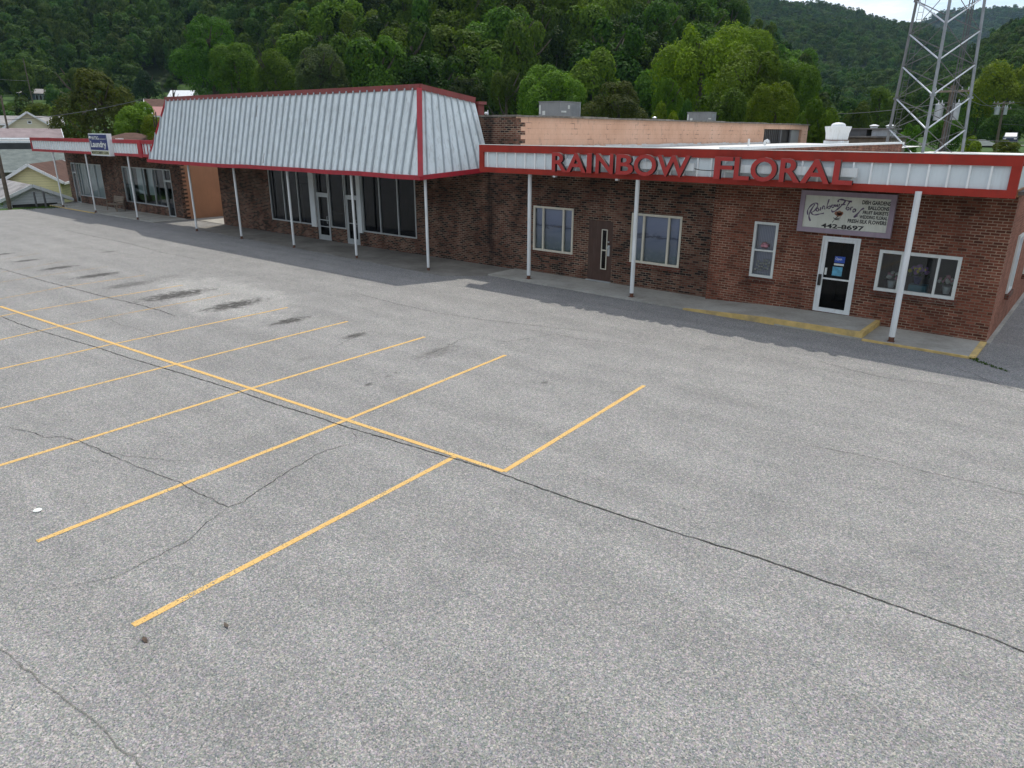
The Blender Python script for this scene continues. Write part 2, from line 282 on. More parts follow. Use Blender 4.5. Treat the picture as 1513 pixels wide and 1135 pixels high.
def curtain(name,a,b_,sc=9,extra=None):
    m,nt,b=newmat(name); p=wpos(nt)
    w=N(nt,'ShaderNodeTexWave',wave_type='BANDS',bands_direction='X'); ln(nt,p,w.inputs[0]); w.inputs['Scale'].default_value=sc; w.inputs['Distortion'].default_value=1.2
    c=ramp(nt,w.outputs[1],[(0,a),(1,b_)])
    if extra:
        n=noise(nt,mapping(nt,p,(1.2,1,1.6)),1.3,6,.6,.8); c=mixc(nt,ramp(nt,n,[(.5,(0,0,0)),(.6,(.8,.8,.8))]),c,extra)
    ln(nt,c,b.inputs['Base Color']); b.inputs['Roughness'].default_value=.9; return m
M['lilac_cur_reflection']=curtain('lilac_window_shade',(.32,.35,.52),(.40,.42,.60),1.0,(.13,.14,.25))
def lilac_shade_reflection():  # window shade with a reflection of distant hills painted into its colour
    m,nt,b=newmat('lilac_painted_reflection'); p=wpos(nt); s=N(nt,'ShaderNodeSeparateXYZ'); ln(nt,p,s.inputs[0])
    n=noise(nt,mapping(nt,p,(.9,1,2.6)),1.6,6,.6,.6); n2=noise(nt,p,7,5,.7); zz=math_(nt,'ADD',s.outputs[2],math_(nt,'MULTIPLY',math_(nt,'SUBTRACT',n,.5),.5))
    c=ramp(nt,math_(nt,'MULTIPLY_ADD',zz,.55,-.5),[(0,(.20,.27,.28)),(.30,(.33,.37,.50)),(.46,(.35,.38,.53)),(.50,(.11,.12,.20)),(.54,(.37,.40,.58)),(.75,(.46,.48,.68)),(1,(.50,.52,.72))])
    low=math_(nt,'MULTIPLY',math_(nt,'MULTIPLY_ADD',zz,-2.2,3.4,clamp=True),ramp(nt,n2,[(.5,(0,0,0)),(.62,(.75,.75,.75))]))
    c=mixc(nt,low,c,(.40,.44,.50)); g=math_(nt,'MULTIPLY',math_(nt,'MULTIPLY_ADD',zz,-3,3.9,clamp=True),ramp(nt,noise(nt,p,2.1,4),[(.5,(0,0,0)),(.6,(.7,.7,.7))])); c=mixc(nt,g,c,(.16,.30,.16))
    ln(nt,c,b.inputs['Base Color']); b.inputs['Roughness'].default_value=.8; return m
M['lilac_cur_reflection']=lilac_shade_reflection()
M['pale_cur']=curtain('pale_blue_curtain',(.45,.52,.52),(.62,.68,.67),2.2)
M['lace']=curtain('lace_curtain',(.36,.35,.45),(.52,.5,.6),6)

def glass(name,rough=.02,tint=(.75,.8,.8),refl=.12):
    m=bpy.data.materials.new(name); m.use_nodes=True; nt=m.node_tree; nt.nodes.remove(nt.nodes['Principled BSDF'])
    o=nt.nodes['Material Output']; t=N(nt,'ShaderNodeBsdfTransparent'); t.inputs[0].default_value=(*tint,1)
    g=N(nt,'ShaderNodeBsdfGlossy'); g.inputs['Roughness'].default_value=rough; g.inputs['Color'].default_value=(.9,.95,1,1)
    fr=N(nt,'ShaderNodeFresnel'); fr.inputs[0].default_value=1.5
    f=math_(nt,'ADD',fr.outputs[0],refl-.04,clamp=True)
    mx=N(nt,'ShaderNodeMixShader'); ln(nt,f,mx.inputs[0]); ln(nt,t.outputs[0],mx.inputs[1]); ln(nt,g.outputs[0],mx.inputs[2]); ln(nt,mx.outputs[0],o.inputs[0])
    n=noise(nt,wpos(nt),.8,2); bp=N(nt,'ShaderNodeBump'); bp.inputs['Strength'].default_value=.04; bp.inputs['Distance'].default_value=.05; ln(nt,n,bp.inputs['Height']); ln(nt,bp.outputs[0],g.inputs['Normal'])
    return m
M['glass']=glass('window_glass',refl=.06)
M['darkglass']=glass('tinted_window_glass',tint=(.26,.27,.28),refl=.02)

# asphalt with stains
def asphalt():
    m,nt,b=newmat('old_grey_asphalt'); p=wpos(nt)
    g1=noise(nt,p,70,2,.7); g2=noise(nt,p,21,3,.6)
    v=N(nt,'ShaderNodeTexVoronoi'); ln(nt,p,v.inputs[0]); v.inputs['Scale'].default_value=60
    vs=N(nt,'ShaderNodeSeparateColor'); ln(nt,v.outputs['Color'],vs.inputs[0])
    grain=mixc(nt,.5,ramp(nt,g1,[(.33,(.075,.075,.075)),(.5,(.215,.214,.210)),(.66,(.41,.405,.39))]),ramp(nt,vs.outputs[0],[(0,(.055,.055,.056)),(.3,(.17,.171,.17)),(.75,(.26,.26,.258)),(1,(.50,.495,.48))]))
    tint=mixc(nt,.12,grain,v.outputs['Color'],'SOFT_LIGHT')
    mid=ramp(nt,g2,[(.3,(.86,.86,.86)),(.7,(1.12,1.12,1.12))])
    c=mixc(nt,1,tint,mid,'MULTIPLY')
    big=ramp(nt,noise(nt,mapping(nt,p,(.12,.26,1)),1.0,5,.6,.4),[(.3,(.93,.93,.93)),(.5,(1,1,1)),(.7,(1.06,1.06,1.055))])
    c=mixc(nt,1,c,big,'MULTIPLY')
    med=ramp(nt,noise(nt,mapping(nt,p,(.8,1.3,1),(4,2,0)),1.0,6,.65,.2),[(.3,(.88,.88,.88)),(.65,(1.06,1.06,1.05))])
    c=mixc(nt,1,c,med,'MULTIPLY')
    # tyre-polished lanes along the front of the shops
    lane=ramp(nt,noise(nt,mapping(nt,p,(.035,1.5,1),(0,5,0)),1.0,3,.5),[(.38,(.94,.94,.94)),(.6,(1.03,1.03,1.03))])
    c=mixc(nt,1,c,lane,'MULTIPLY')
    # concrete-pale worn patch
    px=sum(q[0] for q in PATCH)/len(PATCH); py=sum(q[1] for q in PATCH)/len(PATCH)
    def ell(cx,cy,rx,ry,rot,amt,edge=.5,nz=.55,sc=1.6):
        q=mapping(nt,p,(1,1,0),(0,0,0)); sub=N(nt,'ShaderNodeVectorMath',operation='SUBTRACT'); ln(nt,q,sub.inputs[0]); sub.inputs[1].default_value=(cx,cy,0)
        rt=N(nt,'ShaderNodeMapping'); ln(nt,sub.outputs[0],rt.inputs[0]); rt.inputs['Rotation'].default_value=(0,0,rot); 
        mu=N(nt,'ShaderNodeVectorMath',operation='MULTIPLY'); ln(nt,rt.outputs[0],mu.inputs[0]); mu.inputs[1].default_value=(1/rx,1/ry,0)
        le=N(nt,'ShaderNodeVectorMath',operation='LENGTH'); ln(nt,mu.outputs[0],le.inputs[0])
        d=math_(nt,'ADD',le.outputs['Value'],math_(nt,'MULTIPLY',math_(nt,'SUBTRACT',NZ[sc],.5),nz*2.4))
        return math_(nt,'MULTIPLY',math_(nt,'MULTIPLY_ADD',d,-1/edge,1/edge,clamp=True),amt)
    NZ={1.6:noise(nt,p,1.6,6,.7),4.0:noise(nt,p,4.5,6,.72)}
    c=mixc(nt,ell(px,py,4.6,1.9,R_(8),.55,.35,.7),c,mixc(nt,1,c,(1.5,1.5,1.48),'MULTIPLY'))
    tot=None
    for (cx,cy,r,s) in STAINS:
        e=ell(cx,cy,max(.1,r*.50),r*1.15,R_(-4),min(1,s*1.25),.6,.95,4.0)
        tot=e if tot is None else math_(nt,'MAXIMUM',tot,e)
    al=noise(nt,mapping(nt,p,(1.6,.55,1),(0,0,0),(0,0,.1)),7,6,.8); tot=math_(nt,'MULTIPLY',tot,math_(nt,'MULTIPLY_ADD',al,4.5,-1.3,clamp=True))
    c=mixc(nt,tot,c,(.048,.046,.043))
    vs2=N(nt,'ShaderNodeTexVoronoi'); ln(nt,p,vs2.inputs[0]); vs2.inputs['Scale'].default_value=.85; vs2.inputs['Randomness'].default_value=1
    sp=math_(nt,'MULTIPLY_ADD',math_(nt,'ADD',vs2.outputs['Distance'],math_(nt,'MULTIPLY',NZ[4.0],.16)),-22,2.7,clamp=True)
    c=mixc(nt,math_(nt,'MULTIPLY',sp,.65),c,(.05,.05,.048))
    scuff=ramp(nt,noise(nt,mapping(nt,p,(.5,5,1),(0,0,0),(0,0,.35)),1.1,6,.75,.6),[(.60,(0,0,0)),(.74,(.38,.38,.38))])
    c=mixc(nt,scuff,c,(.09,.09,.088))
    c=mixc(nt,1,c,(1.05,1.045,1.03),'MULTIPLY')
    # asphalt gets darker toward the sidewalk
    s=N(nt,'ShaderNodeSeparateXYZ'); ln(nt,p,s.inputs[0])
    dy=math_(nt,'MULTIPLY_ADD',s.outputs[1],.55,-10.5,clamp=True)
    c=mixc(nt,math_(nt,'MULTIPLY',dy,.12),c,mixc(nt,1,c,(.62,.61,.60),'MULTIPLY'))
    ln(nt,c,b.inputs['Base Color']); b.inputs['Roughness'].default_value=.9; b.inputs['Specular IOR Level'].default_value=.25
    bump(nt,b,g1,.5,.006)
    return m
M['asphalt']=asphalt()
def simple_noise(name,stops,scale,detail=6,rough=.9,stretch=(1,1,1),bmp=0,spec=.2):
    m,nt,b=newmat(name); p=wpos(nt); n=noise(nt,mapping(nt,p,stretch),scale,detail,.62)
    c=ramp(nt,n,stops); c=mixc(nt,.5,c,ramp(nt,noise(nt,p,scale*14,2,.7),[(.3,(.8,.8,.8)),(.7,(1.2,1.2,1.2))]),'MULTIPLY')
    ln(nt,c,b.inputs['Base Color']); b.inputs['Roughness'].default_value=rough; b.inputs['Specular IOR Level'].default_value=spec
    if bmp: bump(nt,b,n,bmp,.02)
    return m
M['concrete']=simple_noise('weathered_concrete',[(.25,(.25,.24,.21)),(.5,(.36,.35,.315)),(.75,(.44,.43,.39))],.9,6)
M['concrete_dark']=simple_noise('stained_concrete',[(.25,(.12,.113,.10)),(.5,(.20,.19,.17)),(.75,(.28,.27,.245))],.7,6)
M['crack']=simple_noise('dark_crack_filler',[(.3,(.022,.022,.020)),(.7,(.085,.083,.074))],9)
M['crack_soft']=simple_noise('mossy_crack',[(.3,(.115,.115,.10)),(.7,(.185,.185,.165))],12)
for _k,_w,_g in (('crack_soft',1.15,.8),('crack',1.2,2.2)):
    _nt=M[_k].node_tree; _a=N(_nt,'ShaderNodeAttribute'); _a.attribute_name='across'; _n=noise(_nt,wpos(_nt),42,4,.75); _n2=noise(_nt,wpos(_nt),3.5,4,.7)
    _t=math_(_nt,'SUBTRACT',math_(_nt,'MULTIPLY',_a.outputs['Fac'],_w),math_(_nt,'ADD',math_(_nt,'MULTIPLY',_n,.9),math_(_nt,'MULTIPLY',_n2,.45)))
    ln(_nt,math_(_nt,'MULTIPLY',_t,_g*2,clamp=True),_nt.nodes['Principled BSDF'].inputs['Alpha'])
M['grass']=simple_noise('grass',[(.3,(.025,.05,.012)),(.55,(.05,.10,.02)),(.75,(.09,.14,.035))],.35,8,.95)
M['forest_floor']=simple_noise('hillside_ground',[(.3,(.008,.014,.005)),(.6,(.018,.032,.009)),(.8,(.035,.055,.015))],.12,8,1)
M['road']=simple_noise('pale_road',[(.3,(.16,.155,.15)),(.7,(.26,.255,.25))],.5)
def stripemat(w,i):
    m,nt,b=newmat('yellow_line_paint'); p=wpos(nt)
    n=noise(nt,p,38,3,.7); n2=noise(nt,p,2.3,4,.6)
    thr=math_(nt,'MULTIPLY_ADD',n2,.42,.33-.2*w)
    at=N(nt,'ShaderNodeAttribute'); at.attribute_name='across'; n3=noise(nt,p,90,2,.7)
    e=math_(nt,'MULTIPLY',math_(nt,'SUBTRACT',math_(nt,'MULTIPLY',at.outputs['Fac'],2.2),math_(nt,'MULTIPLY',n3,.9)),5,clamp=True)
    al=math_(nt,'MULTIPLY',math_(nt,'MULTIPLY',math_(nt,'SUBTRACT',n,math_(nt,'SUBTRACT',thr,.015)),8,clamp=True),e)
    col=ramp(nt,n2,[(.3,(.56,.34,.10)),(.7,(.68,.45,.16))]); fade=1-w
    col=mixc(nt,fade*.75,col,(.33,.31,.25))
    ln(nt,col,b.inputs['Base Color']); b.inputs['Roughness'].default_value=.8
    ln(nt,math_(nt,'MULTIPLY',al,min(1,.45+w*.6)),b.inputs['Alpha'])
    return m

def leafmat(name,dark,light,trans=.33):
    m,nt,b=newmat(name)
    oi=N(nt,'ShaderNodeObjectInfo'); at=N(nt,'ShaderNodeAttribute'); at.attribute_name='tone'
    c=mixc(nt,at.outputs['Fac'],dark,light)
    hs=N(nt,'ShaderNodeHueSaturation'); ln(nt,c,hs.inputs['Color'])
    ln(nt,math_(nt,'MULTIPLY_ADD',oi.outputs['Random'],.05,.475),hs.inputs['Hue'])
    hs.inputs['Saturation'].default_value=1.06
    ln(nt,math_(nt,'MULTIPLY_ADD',math_(nt,'FRACT',math_(nt,'MULTIPLY',oi.outputs['Random'],7.31)),.7,.65),hs.inputs['Value'])
    ln(nt,hs.outputs[0],b.inputs['Base Color']); b.inputs['Roughness'].default_value=.7; b.inputs['Specular IOR Level'].default_value=.12
    tr=N(nt,'ShaderNodeBsdfTranslucent'); ln(nt,mixc(nt,1,hs.outputs[0],(1.3,1.4,.6),'MULTIPLY'),tr.inputs[0])
    mx=N(nt,'ShaderNodeMixShader'); mx.inputs[0].default_value=trans
    ln(nt,b.outputs[0],mx.inputs[1]); ln(nt,tr.outputs[0],mx.inputs[2]); ln(nt,mx.outputs[0],nt.nodes['Material Output'].inputs[0])
    return m
LEAF={'mid':leafmat('mid_green_leaves',(.024,.055,.009),(.100,.172,.026)),
 'midl':leafmat('fresh_green_leaves',(.038,.080,.011),(.135,.215,.032)),
 'light':leafmat('bright_green_leaves',(.052,.098,.010),(.180,.250,.028)),
 'pale':leafmat('pale_green_leaves',(.05,.10,.03),(.12,.20,.06)),
 'grey':leafmat('grey_green_leaves',(.04,.07,.030),(.105,.155,.065)),
 'olive':leafmat('olive_brown_leaves',(.034,.044,.010),(.108,.116,.028)),
 'blue':leafmat('blue_green_needles',(.014,.034,.020),(.045,.085,.045)),
 'dark':leafmat('dark_green_leaves',(.012,.028,.007),(.050,.095,.018)),
 'far':leafmat('far_forest_leaves',(.024,.055,.014),(.092,.155,.036))}
M['bark']=simple_noise('tree_bark',[(.3,(.05,.04,.03)),(.7,(.13,.11,.09))],2)
# ---------------------------------------------------------------- building helpers
def wall_front(mb,x0,x1,z0,z1,y,holes=(),rev=.12):
    """front wall in plane y (facing -y) with rectangular holes (hx0,hx1,hz0,hz1) and reveals"""
    xs=sorted({x0,x1}|{h[0] for h in holes}|{h[1] for h in holes}); zs=sorted({z0,z1}|{h[2] for h in holes}|{h[3] for h in holes})
    for a,b in zip(xs[:-1],xs[1:]):
        for c,d in zip(zs[:-1],zs[1:]):
            mx,mz=(a+b)/2,(c+d)/2
            if any(h[0]<mx<h[1] and h[2]<mz<h[3] for h in holes): continue
            mb.quad((a,y,c),(b,y,c),(b,y,d),(a,y,d))
    for a,b,c,d in holes:
        mb.quad((a,y,c),(a,y+rev,c),(b,y+rev,c),(b,y,c)); mb.quad((a,y,d),(b,y,d),(b,y+rev,d),(a,y+rev,d))
        mb.quad((a,y,c),(a,y,d),(a,y+rev,d),(a,y+rev,c)); mb.quad((b,y,c),(b,y+rev,c),(b,y+rev,d),(b,y,d))
def wall_side(mb,x,y0,y1,z0,z1,holes=(),rev=.12,face=1):
    ys=sorted({y0,y1}|{h[0] for h in holes}|{h[1] for h in holes}); zs=sorted({z0,z1}|{h[2] for h in holes}|{h[3] for h in holes})
    for a,b in zip(ys[:-1],ys[1:]):
        for c,d in zip(zs[:-1],zs[1:]):
            my,mz=(a+b)/2,(c+d)/2
            if any(h[0]<my<h[1] and h[2]<mz<h[3] for h in holes): continue
            mb.quad((x,a,c),(x,b,c),(x,b,d),(x,a,d))
    r=-rev*face
    for a,b,c,d in holes:
        mb.quad((x,a,c),(x+r,a,c),(x+r,b,c),(x,b,c)); mb.quad((x,a,d),(x+r,a,d),(x+r,b,d),(x,b,d))
        mb.quad((x,a,c),(x+r,a,c),(x+r,a,d),(x,a,d)); mb.quad((x,b,c),(x+r,b,c),(x+r,b,d),(x,b,d))
def room(x0,x1,y0,y1,z0,z1):
    m=MB()
    m.quad((x0,y1,z0),(x1,y1,z0),(x1,y1,z1),(x0,y1,z1)); m.quad((x0,y0,z0),(x1,y0,z0),(x1,y1,z0),(x0,y1,z0))
    m.quad((x0,y0,z1),(x0,y1,z1),(x1,y1,z1),(x1,y0,z1)); m.quad((x0,y0,z0),(x0,y1,z0),(x0,y1,z1),(x0,y0,z1)); m.quad((x1,y0,z0),(x1,y0,z1),(x1,y1,z1),(x1,y1,z0))
    return m
def frame_rect(mb,x0,x1,z0,z1,y,w,d=.06,mull=(),mw=None):
    mw=mw or w
    mb.box(x0,x1,y,y+d,z0,z0+w); mb.box(x0,x1,y,y+d,z1-w,z1)
    mb.box(x0,x0+w,y,y+d,z0+w,z1-w); mb.box(x1-w,x1,y,y+d,z0+w,z1-w)
    for m in mull: mb.box(m-mw/2,m+mw/2,y+.003,y+d-.003,z0+w,z1-w)
def pane(x0,x1,z0,z1,y): return MB().quad((x0,y,z0),(x1,y,z0),(x1,y,z1),(x0,y,z1))
def window(parent,x0,x1,z0,z1,y,fm,mull=(),w=.06,gm='glass',cur=None,curmat=None,mw=None,sill=False,out=0.02,label=None):
    mb=MB(); frame_rect(mb,x0,x1,z0,z1,y-out,w,.10,mull,mw)
    f=mb.build('window',M[fm],parent)
    if label:f['label']=label
    g=pane(x0+w*.5,x1-w*.5,z0+w*.5,z1-w*.5,y+.045).build('pane',M[gm],f)
    if cur: pane(x0+.02,x1-.02,z0+.02,z1-.02,y+.11+cur).build('curtain',M[curmat],f)
    if sill:
        s=MB(); n=max(3,int((x1-x0+.16)/.075)); 
        for k in range(n):
            a=x0-.08+k*(x1-x0+.16)/n; s.hexa([(a+.006,y-.07,z0-.15),(a+.069,y-.07,z0-.15),(a+.069,y-.003,z0-.14),(a+.006,y-.003,z0-.14),(a+.006,y-.07,z0-.045),(a+.069,y-.07,z0-.045),(a+.069,y-.003,z0-.012),(a+.006,y-.003,z0-.012)])
        s.box(x0-.075,x1+.075,y-.055,y-.004,z0-.146,z0-.05)
        s.build('window_sill',M['sill'],f)
    return f
def post(parent,x,y,z1,dx=0,r=.055,z0=0):
    m=MB().tube((x+dx,y,z0+.13),(x,y,z1),r,r,12); o=m.build('post',M['white'],parent,smooth=False)
    MB().tube((x+dx,y,z0-.0),(x+dx,y,z0+.16),r*.92,r*.92,12).box(x+dx-.08,x+dx+.08,y-.08,y+.08,z0+.001,z0+.013).build('rusted_foot',M['rust'],o)
    return o
def woff(p):
    o=Vector((0,0,0))
    while p is not None: o+=Vector(p.location); p=p.parent
    return o
def textmesh(s,size,ext=0.0,off=0.0,spacing=1.0):
    cu=bpy.data.curves.new('lettering','FONT'); cu.body=s; cu.size=size; cu.extrude=ext; cu.offset=off; cu.space_character=spacing
    cu.resolution_u=4
    ob=bpy.data.objects.new('tmp_lettering',cu); COL.objects.link(ob); bpy.context.view_layer.update()
    dg=bpy.context.evaluated_depsgraph_get(); me=bpy.data.meshes.new_from_object(ob.evaluated_get(dg)); bpy.data.objects.remove(ob,do_unlink=True)
    return me
def fit_text(s,x0,x1,z0,z1,y,depth,mats,name,parent,off=0.0,slant=0.0):
    """text standing in the xz plane at y facing -y, fitted into the rectangle"""
    me=textmesh(s,1.0,.05 if depth else 0.0,off)
    n=len(me.vertices); co=np.zeros(n*3); me.vertices.foreach_get('co',co); co=co.reshape(-1,3)
    mn=co.min(0); mx=co.max(0); o=woff(parent)
    u=(co[:,0]-mn[0])/(mx[0]-mn[0]); v=(co[:,1]-mn[1])/(mx[1]-mn[1]); w=co[:,2]
    new=np.zeros_like(co); new[:,0]=x0+u*(x1-x0)+v*slant-o.x; new[:,2]=z0+v*(z1-z0)-o.z
    new[:,1]=y-(w/.05*depth/2+depth/2 if depth else 0)-o.y
    me.vertices.foreach_set('co',new.reshape(-1)); me.materials.clear()
    for m in mats: me.materials.append(m)
    me.update()
    if len(mats)>1:
        for p in me.polygons: p.material_index=0 if p.normal.y<-.9 else 1
    me.name=name; ob=bpy.data.objects.new(name,me); COL.objects.link(ob); ob.parent=parent
    return ob
def stroke(mb,pts,w,y):
    """flat brush stroke in the xz plane"""
    P=[Vector((p[0],0,p[1])) for p in pts]
    # smooth (Catmull-Rom)
    Q=[]
    for i in range(len(P)-1):
        a=P[max(i-1,0)];b=P[i];c=P[i+1];d=P[min(i+2,len(P)-1)]
        for t in (0,.25,.5,.75):
            Q.append(.5*((2*b)+(c-a)*t+(2*a-5*b+4*c-d)*t*t+(3*b-a-3*c+d)*t**3))
    Q.append(P[-1]); L=[];Rr=[]
    for i,q in enumerate(Q):
        d=(Q[min(i+1,len(Q)-1)]-Q[max(i-1,0)]); d=d.normalized() if d.length>0 else Vector((1,0,0)); n=Vector((-d.z,0,d.x))*w/2*(.75+.25*math.sin(i*.9))
        L.append((q.x+n.x,y,q.z+n.z));Rr.append((q.x-n.x,y,q.z-n.z))
    for i in range(len(Q)-1): mb.quad(L[i],Rr[i],Rr[i+1],L[i+1])

# ---------------------------------------------------------------- ground
def sstep(a,b,x): t=np.clip((x-a)/(b-a),0,1); return t*t*(3-2*t)
def crestf(C,az): return np.interp(az,[c[0] for c in C],[c[1] for c in C])
def terrain(X,Y,parts=False):
    X=np.asarray(X,float);Y=np.asarray(Y,float)
    D=np.hypot(X,Y); az=np.degrees(np.arctan2(X,Y)); az=np.where(az>100,az-360,az)
    left=sstep(-50,-60,az)
    drop=sstep(60.5,67,-X)*sstep(-47,-56,az)*sstep(-84,-77,az)
    base=-.06 - 4.6*drop + drop*np.clip(D-72,0,400)*.092
    base=base+3.85*sstep(66,125,D)*sstep(-30,-22,az)
    foot1=np.interp(az,[-70,-62,-54,-50,-30,-24],[285,275,165,122,122,140]); top1=np.interp(az,[-70,-62,-54,-50,-30,-24],[455,450,300,240,240,260])
    c1=5.2+(crestf(CR1,az)-5.2)*top1/230-6.5
    def ridge(c,foot,top,p,zf):
        t=np.clip((D-foot)/(top-foot),0,1); up=zf+(c-zf)*t**p
        return np.where(D<foot,-99,np.where(D<=top,up,np.maximum(c-(D-top)*.22,zf)))
    zf1=np.where(az<-56,13.,1.5)*1.0
    r1=ridge(c1,foot1,top1,1.0,np.interp(az,[-64,-54],[13.5,1.0])); r1=np.where(c1<3,-99,r1)
    r2=ridge(crestf(CR2,az)-7,380,1300,1.05,4.); r3=ridge(crestf(CR3,az)-7,1500,2400,1.0,10.)
    r4=ridge(crestf(CR4,az)-7,185,560,1.0,3.)
    out=np.maximum.reduce([base,r1,r2,r3,r4])
    bump_=np.sin(X*.021+Y*.013)*np.cos(Y*.017-X*.008)*np.clip((D-140)/400,0,1)*9
    out=np.where(D>140,out+bump_*np.where(out>base+1,1,.15),out)
    return (out,base,r1,r2,r3,r4) if parts else out
def terr1(x,y): return float(terrain(x,y))

azs=np.radians(np.concatenate([np.arange(-180,-85,4),np.arange(-85,10,1.0),np.arange(10,181,4)]))
Ds=np.concatenate([[.5,15,30,40,50,56,60,63,66,70],np.arange(75,300,9),np.arange(300,700,22),np.arange(700,3400,70)])
A,Dg=np.meshgrid(azs,Ds,indexing='ij'); X=Dg*np.sin(A);Y=Dg*np.cos(A);Z=terrain(X,Y)
vs=np.stack([X,Y,Z],-1).reshape(-1,3); nD=len(Ds);nA=len(azs)
fs=[(i*nD+j,(i+1)*nD+j,(i+1)*nD+j+1,i*nD+j+1) for i in range(nA-1) for j in range(nD-1)]
me=bpy.data.meshes.new('terrain'); me.from_pydata(vs.tolist(),[],fs); me.materials.append(M['grass']); me.materials.append(M['forest_floor'])
_,B0,*_r=terrain(X,Y,True)
ff=[1 if (Z[i,j]>B0[i,j]+2 and Ds[j]>110) else 0 for i in range(nA-1) for j in range(nD-1)]
me.polygons.foreach_set('material_index',ff); me.update()
g=bpy.data.objects.new('terrain',me); COL.objects.link(g); tag(g,kind='structure')

# asphalt lot: one sheet; unseen left extension added for the window reflections
m=MB(); m.ngon([(-59.4,11,0),(-150,8,0),(-150,-70,0),(70,-70,0),(70,64,0),(-2.02,64,0),(-2.02,22.3,0),(-60.4,22.3,0),(-57.6,20.6,0),(-58.3,18.2,0)])
tag(m.build('parking_lot',M['asphalt']),kind='structure')
m=MB(); m.quad((-44.4,22.2,.0),(-40.1,22.2,.0),(-40.1,50,.0),(-44.4,50,.0)); tag(m.build('alley',M['concrete']),kind='structure')

def across(o):
    me=o.data; v=np.zeros(len(me.vertices),np.float32)   # each quad pair: 1 on the centre line, 0 at the outer edges
    for q in range(len(me.polygons)):
        b_=q*4
        if q%2==0: v[b_]=v[b_+1]=1
        else: v[b_+2]=v[b_+3]=1
    at=me.attributes.new('across','FLOAT','POINT'); at.data.foreach_set('value',v); return o
# painted stripes
for i,(w,a,b) in enumerate(STRIPES):
    a=Vector((*a,0));b=Vector((*b,0)); d=(b-a).normalized(); n=Vector((-d.y,d.x,0)); L=(b-a).length; K=max(2,int(L/.35)); rr=random.Random(i)
    m=MB(); prev=None; z=.004 if i else .0065
    for k in range(K+1):
        p=a+(b-a)*k/K; wd=.062+rr.uniform(-.004,.004); c=(tuple(p+n*wd+Vector((0,0,z))),tuple(p+Vector((0,0,z))),tuple(p-n*wd+Vector((0,0,z))))
        if prev: m.quad(prev[1],c[1],c[0],prev[0]).quad(prev[2],c[2],c[1],prev[1])
        prev=c
    tag(across(m.build('parking_stripe',stripemat(w,i))),kind='structure')
# cracks
for i,(w,P) in enumerate(CRACKS):
    rr=random.Random(100+i); m=MB(); pts=[]
    for a,b in zip(P[:-1],P[1:]):
        a=Vector((*a,0));b=Vector((*b,0)); K=max(1,int((b-a).length/.10)); n=Vector((-(b-a).y,(b-a).x,0)).normalized()
        for k in range(K):
            j=0
            pts.append(a+(b-a)*k/K+n*(rr.gauss(0,.006 if i==0 else .012)))
    pts.append(Vector((*P[-1],0))); prev=None
    for k,p in enumerate(pts):
        d=(pts[min(k+1,len(pts)-1)]-pts[max(k-1,0)]); d=d.normalized() if d.length>0 else Vector((1,0,0)); n=Vector((-d.y,d.x,0))
        wd=w*.85*rr.uniform(.55,1.3)*(min(1,(k+1)/6,(len(pts)-k)/6))+.002
        c=(p+n*wd+Vector((0,0,.009)),p+Vector((0,0,.009)),p-n*wd+Vector((0,0,.009)))
        if prev: m.quad(prev[1],c[1],c[0],prev[0]).quad(prev[2],c[2],c[1],prev[1])
        prev=c
    tag(across(m.build('asphalt_crack',M['crack_soft' if i==3 else 'crack'])),kind='structure')

# sidewalks (real steps)
def slab(name,pts,h,mat,z0=-.03,kerb=None):
    m=MB(); n=len(pts); m.ngon([(p[0],p[1],h) for p in pts])
    for k in range(n):
        a=pts[k];b=pts[(k+1)%n]; m.quad((a[0],a[1],z0),(b[0],b[1],z0),(b[0],b[1],h),(a[0],a[1],h))
    return tag(m.build(name,mat),kind='structure')
slab('sidewalk',[(-16.4,20.42),(-1.98,20.16),(-1.98,22.01),(-9.93,22.01),(-9.93,22.21),(-18.2,22.21),(-18.2,20.55)],.045,M['concrete'])
slab('store_walk',[(-39.9,20.05),(-19.5,19.3),(-18.2,20.35),(-18.2,22.2),(-40.2,22.2)],.014,M['concrete_dark'])
slab('laundry_walk',[(-59.8,19.75),(-44.0,19.9),(-44.0,21.99),(-61.6,21.99)],.05,M['concrete'])
# raised yellow-edged landing in front of the flower shop door
def ramped(x0,x1,y0,y1,prof,mat,name):
    m=MB(); P=[(x,z) for x,z in prof]
    for (a,za),(b,zb) in zip(P[:-1],P[1:]):
        a_,b_=max(a,x0),min(b,x1)
        m.quad((a,y0,za),(b,y0,zb),(b,y1,zb),(a,y1,za)); m.quad((a,y0,0),(b,y0,0),(b,y0,zb),(a,y0,za)); m.quad((a,y1,0),(a,y1,za),(b,y1,zb),(b,y1,0))
    a,za=P[-1]; m.quad((a,y0,0),(a,y1,0),(a,y1,za),(a,y0,za)); a,za=P[0]; m.quad((a,y0,0),(a,y0,za),(a,y1,za),(a,y1,0))
    return tag(m.build(name,mat),kind='structure')
ramped(0,0,20.36,21.995,[(-9.85,.049),(-9.3,.08),(-7.3,.175),(-4.72,.20)],M['concrete'],'landing')
ramped(0,0,20.25,20.357,[(-9.85,.046),(-9.3,.077),(-7.3,.172),(-4.60,.197)],M['curb'],'yellow_kerb')
tag(MB().box(-4.718,-4.60,20.36,21.99,.0,.197).build('yellow_kerb',M['curb']),kind='structure')
m=MB(); m.box(-2.12,-1.975,20.16,22.0,.0,.052); m.box(-4.58,-2.125,20.145,20.215,0,.051); m.box(-59.5,-52,19.66,19.748,0,.05); tag(m.build('yellow_kerb',M['curb']),kind='structure')
m=MB(); m.box(-2.0,-1.9,22.0,36,.0,.03); tag(m.build('wall_footing',M['concrete']),kind='structure')

